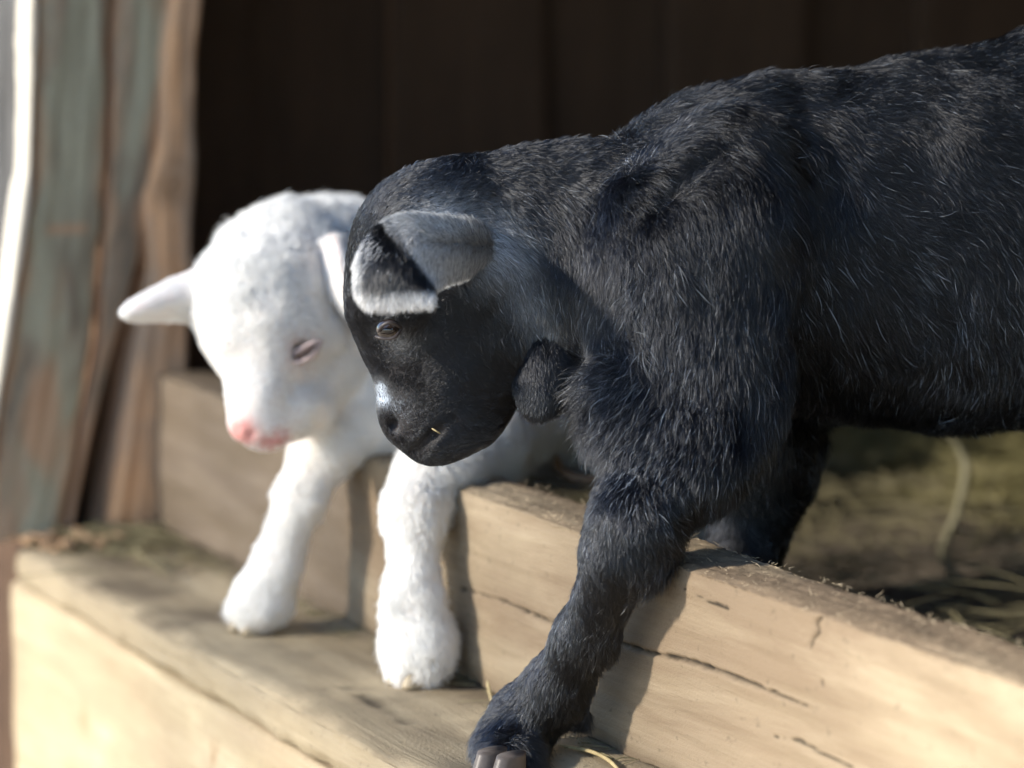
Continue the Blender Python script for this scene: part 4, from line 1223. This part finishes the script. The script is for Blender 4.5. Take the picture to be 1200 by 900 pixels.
# hind legs on the shed floor
for a, b in ((0.0, 0.0), (0.09, 0.045)):
    q = P(775, 440, 1.80) + np.array([a * .4, b, 0])
    fw.cone(q, q + np.array([0.02, 0.0, -0.075]), 0.030, 0.018, 0.015)
    fw.cone(q + np.array([0.02, 0, -0.075]), q + np.array([0.035, 0.015, -0.115]), 0.016, 0.011, 0.012)
    z0 = q[2] - 0.115
    fw.cone(q + np.array([0.035, 0.015, -0.115]), q + np.array([0.025, 0.01, -z0 - 0.115 + 0.012]) + np.array([0, 0, 0]) if False else np.array([q[0] + 0.025, q[1] + 0.01, 0.006]), 0.011, 0.011, 0.010)
fw.cone(P(860, 385, 1.83), P(885, 372, 1.85), 0.012, 0.008, 0.01)
Vw, Qw = fw.mesh(); Vw = relax(Vw, Qw, 2)
del fw
me = np_mesh("body", Vw, Qw)
xyw = PX(Vw)
front = (Vw[:, 1] < 1.66)
sk = np.tile(np.array([0.80, 0.74, 0.68]), (len(Vw), 1))
def mixc(sk, w_, c): return sk * (1 - w_[:, None]) + np.array(c) * w_[:, None]
sk = mixc(sk, np.clip(1.5 * blob(xyw, 284, 508, 13) * front, 0, 1), (0.72, 0.33, 0.30))
sk = mixc(sk, np.clip(1.2 * (blob(xyw, 312, 522, 8) + blob(xyw, 330, 512, 8)) * front, 0, 0.9), (0.60, 0.26, 0.24))
sk = mixc(sk, np.clip(blob(xyw, 357, 414, 15) * front, 0, 1), (0.55, 0.33, 0.30))
set_col(me, "skin", sk)
body_w = link("body", me, M_wskin, wk)
GW = np.array([
 (285, 500, 0, -1, 0, 0.8, .3), (310, 470, .2, -1, 0, 2.5, .3), (270, 440, -.1, -1, 0, 3, .3), (330, 510, .6, -.3, 0, 2.5, .3), (360, 470, .8, -.2, 0, 4.5, .3), (330, 430, .3, -.9, 0, 3.5, .3),
 (320, 380, .1, -1, 0, 6, .45), (280, 350, -.6, -.7, 0, 8, .5), (330, 320, .2, -1, 0, 11, .65), (260, 310, -.7, -.7, 0, 10, .65), (330, 250, .1, -1, 0, 9, .65), (390, 250, .8, -.5, 0, 9, .5), (390, 340, .8, .2, 0, 9, .45),
 (400, 410, .9, .4, 0, 7, .35), (430, 400, .6, .9, 0, 9, .35), (430, 470, .1, 1, 0, 9, .4), (470, 500, .0, 1, 0, 9, .4), (420, 510, -.5, .8, 0, 7, .4),
 (560, 470, .4, 1, 0, 11, .4), (640, 470, .7, .8, 0, 10, .35), (720, 450, .8, .6, 0, 10, .3), (620, 560, .2, 1, 0, 10, .5),
 (360, 540, -.2, 1, 0, 6, .35), (340, 600, -.2, 1, 0, 6, .35), (320, 660, -.3, 1, 0, 7, .4), (300, 710, -.4, .9, 0, 7, .45), (340, 700, .3, 1, 0, 8, .5), (370, 600, .3, 1, 0, 8, .5),
 (480, 560, -.4, .8, 0, 7, .4), (548, 572, .7, .9, 0, 15, .6), (470, 620, -.15, 1, 0, 8, .4), (525, 630, .4, 1, 0, 10, .4), (480, 700, -.1, 1, 0, 9, .4), (520, 700, .3, 1, 0, 10, .5), (470, 770, -.2, 1, 0, 9, .45), (520, 770, .2, 1, 0, 10, .5),
 (820, 400, .8, .5, 0, 9, .3), (820, 600, 0, 1, 0, 7, .3)])
def tint_w(p, nn, xy, r):
    n = len(p); f = (p[:, 1] < 1.70)
    t = 0.06 * r.random(n)
    t += 0.35 * (blob(xy, 340, 400, 10) + 0.5 * blob(xy, 268, 403, 8) + 0.5 * blob(xy, 316, 465, 9)) * f * r.random(n)
    t += 0.5 * blob(xy, 480, 808, 10) + 0.4 * blob(xy, 305, 738, 10)
    return np.clip(t, 0, 1)
def dens_w(c, fn):
    xy = PX(c); f = (c[:, 1] < 1.66)
    e = np.exp(-((xy[:, 0] - 284) / 15) ** 2 - ((xy[:, 1] - 508) / 13) ** 2) + np.exp(-((xy[:, 0] - 357) / 15) ** 2 - ((xy[:, 1] - 413) / 7) ** 2)
    e += 0.8 * np.exp(-((xy[:, 0] - 322) / 22) ** 2 - ((xy[:, 1] - 516) / 7) ** 2)
    return np.clip(1 - 1.3 * e * f, 0.0, 1)
def len_w(p, nn, xy):
    return 0.85 + 0.5 * fbm(p[:, 0] * 110, p[:, 1] * 110, p[:, 2] * 110, 2)
fur("fur", wk, Vw, Qw, M_wfur, GW, 300000, seed=21, tintf=tint_w, densf=dens_w, lenf=len_w, sig=24, cell=0.006, clump=0.8, rad=0.00016, curl=0.5, waver=0.9, messy=0.3)
# ears
rows = [
 [P(238, 312, 1.640), P(232, 345, 1.620), P(236, 378, 1.640)],
 [P(205, 325, 1.632), P(202, 350, 1.612), P(208, 376, 1.632)],
 [P(175, 340, 1.622), P(174, 358, 1.606), P(180, 376, 1.622)],
 [P(155, 352, 1.614), P(154, 365, 1.604), P(160, 375, 1.614)],
 [P(144, 362, 1.609), P(143, 367, 1.606), P(148, 373, 1.609)]]
V3, Q3, uv3 = sheet(rows, 0.003, 30, 22)
me = np_mesh("ear", V3, Q3); set_col(me, "skin", np.tile([0.72, 0.52, 0.46], (len(V3), 1)))
e3 = link("ear", me, M_wskin, wk); e3["label"] = "white ear held out sideways"
GE3 = np.array([(220, 345, -1, .3, 0, 4, .25), (170, 360, -1, .3, 0, 3.5, .25), (180, 380, -.7, .6, 0, 3.5, .3)])
fur("ear_fur", e3, V3, Q3, M_wfur, GE3, 14000, seed=22, sig=20, cell=0.003, clump=0.3, rad=0.00018, curl=0.1, waver=0.1)
rows = [
 [P(372, 285, 1.640), P(392, 275, 1.622), P(415, 290, 1.640)],
 [P(378, 315, 1.630), P(400, 310, 1.608), P(425, 318, 1.630)],
 [P(388, 345, 1.622), P(408, 342, 1.602), P(430, 345, 1.622)],
 [P(404, 368, 1.616), P(415, 368, 1.604), P(430, 366, 1.616)]]
V4, Q4, uv4 = sheet(rows, 0.003, 24, 20)
me = np_mesh("ear", V4, Q4); set_col(me, "skin", np.tile([0.72, 0.52, 0.46], (len(V4), 1)))
e4 = link("ear", me, M_wskin, wk); e4["label"] = "white ear hanging against the black kid's head"
GE4 = np.array([(395, 300, .3, 1, 0, 4.5, .25), (410, 350, .3, 1, 0, 4, .25)])
fur("ear_fur", e4, V4, Q4, M_wfur, GE4, 12000, seed=23, sig=20, cell=0.003, clump=0.3, rad=0.00018, curl=0.1, waver=0.1)
# half closed eye
we = P(357, 411, 1.6015)
ball("eye", we, 0.0072, M_eye_soft, wk, (1.1, 0.75, 0.50))
yl = 1.5955
lid("eyelid", [P(338, 422, yl + .003), P(346, 413, yl), P(357, 406, yl - .0012), P(368, 401, yl), P(377, 399, yl + .004)], 0.0010, M_lid_pink, wk)
lid("eyelid", [P(338, 422, yl + .003), P(348, 424, yl), P(360, 420, yl - .001), P(371, 410, yl + .0005), P(377, 399, yl + .004)], 0.0011, M_lid_pink, wk)
lid("eyelashes", [P(340, 421, yl), P(349, 415, yl - .0022), P(360, 410, yl - .0028), P(372, 403, yl)], 0.0009, M_lash, wk)
# hooves
for (px, py, Y) in ((484, 800, 1.512), (296, 728, 1.645)):
    c = P(px, py, Y); c[2] = 0.0015
    fd = -NV * 0.9 - DV * 0.25; sdv = np.cross(fd / np.linalg.norm(fd), ZV)
    for sx in (-1, 1): hoof("hoof", c + sdv * sx * 0.0062, fd, 0.0108, M_hoof_pale, wk)

tube("straw_bit", [P(506, 502, 1.3435), P(511, 505, 1.3425), P(516, 508, 1.3435)], 0.0004, M_straw, "tiny straw bit stuck on the black kid's lip", "straw")
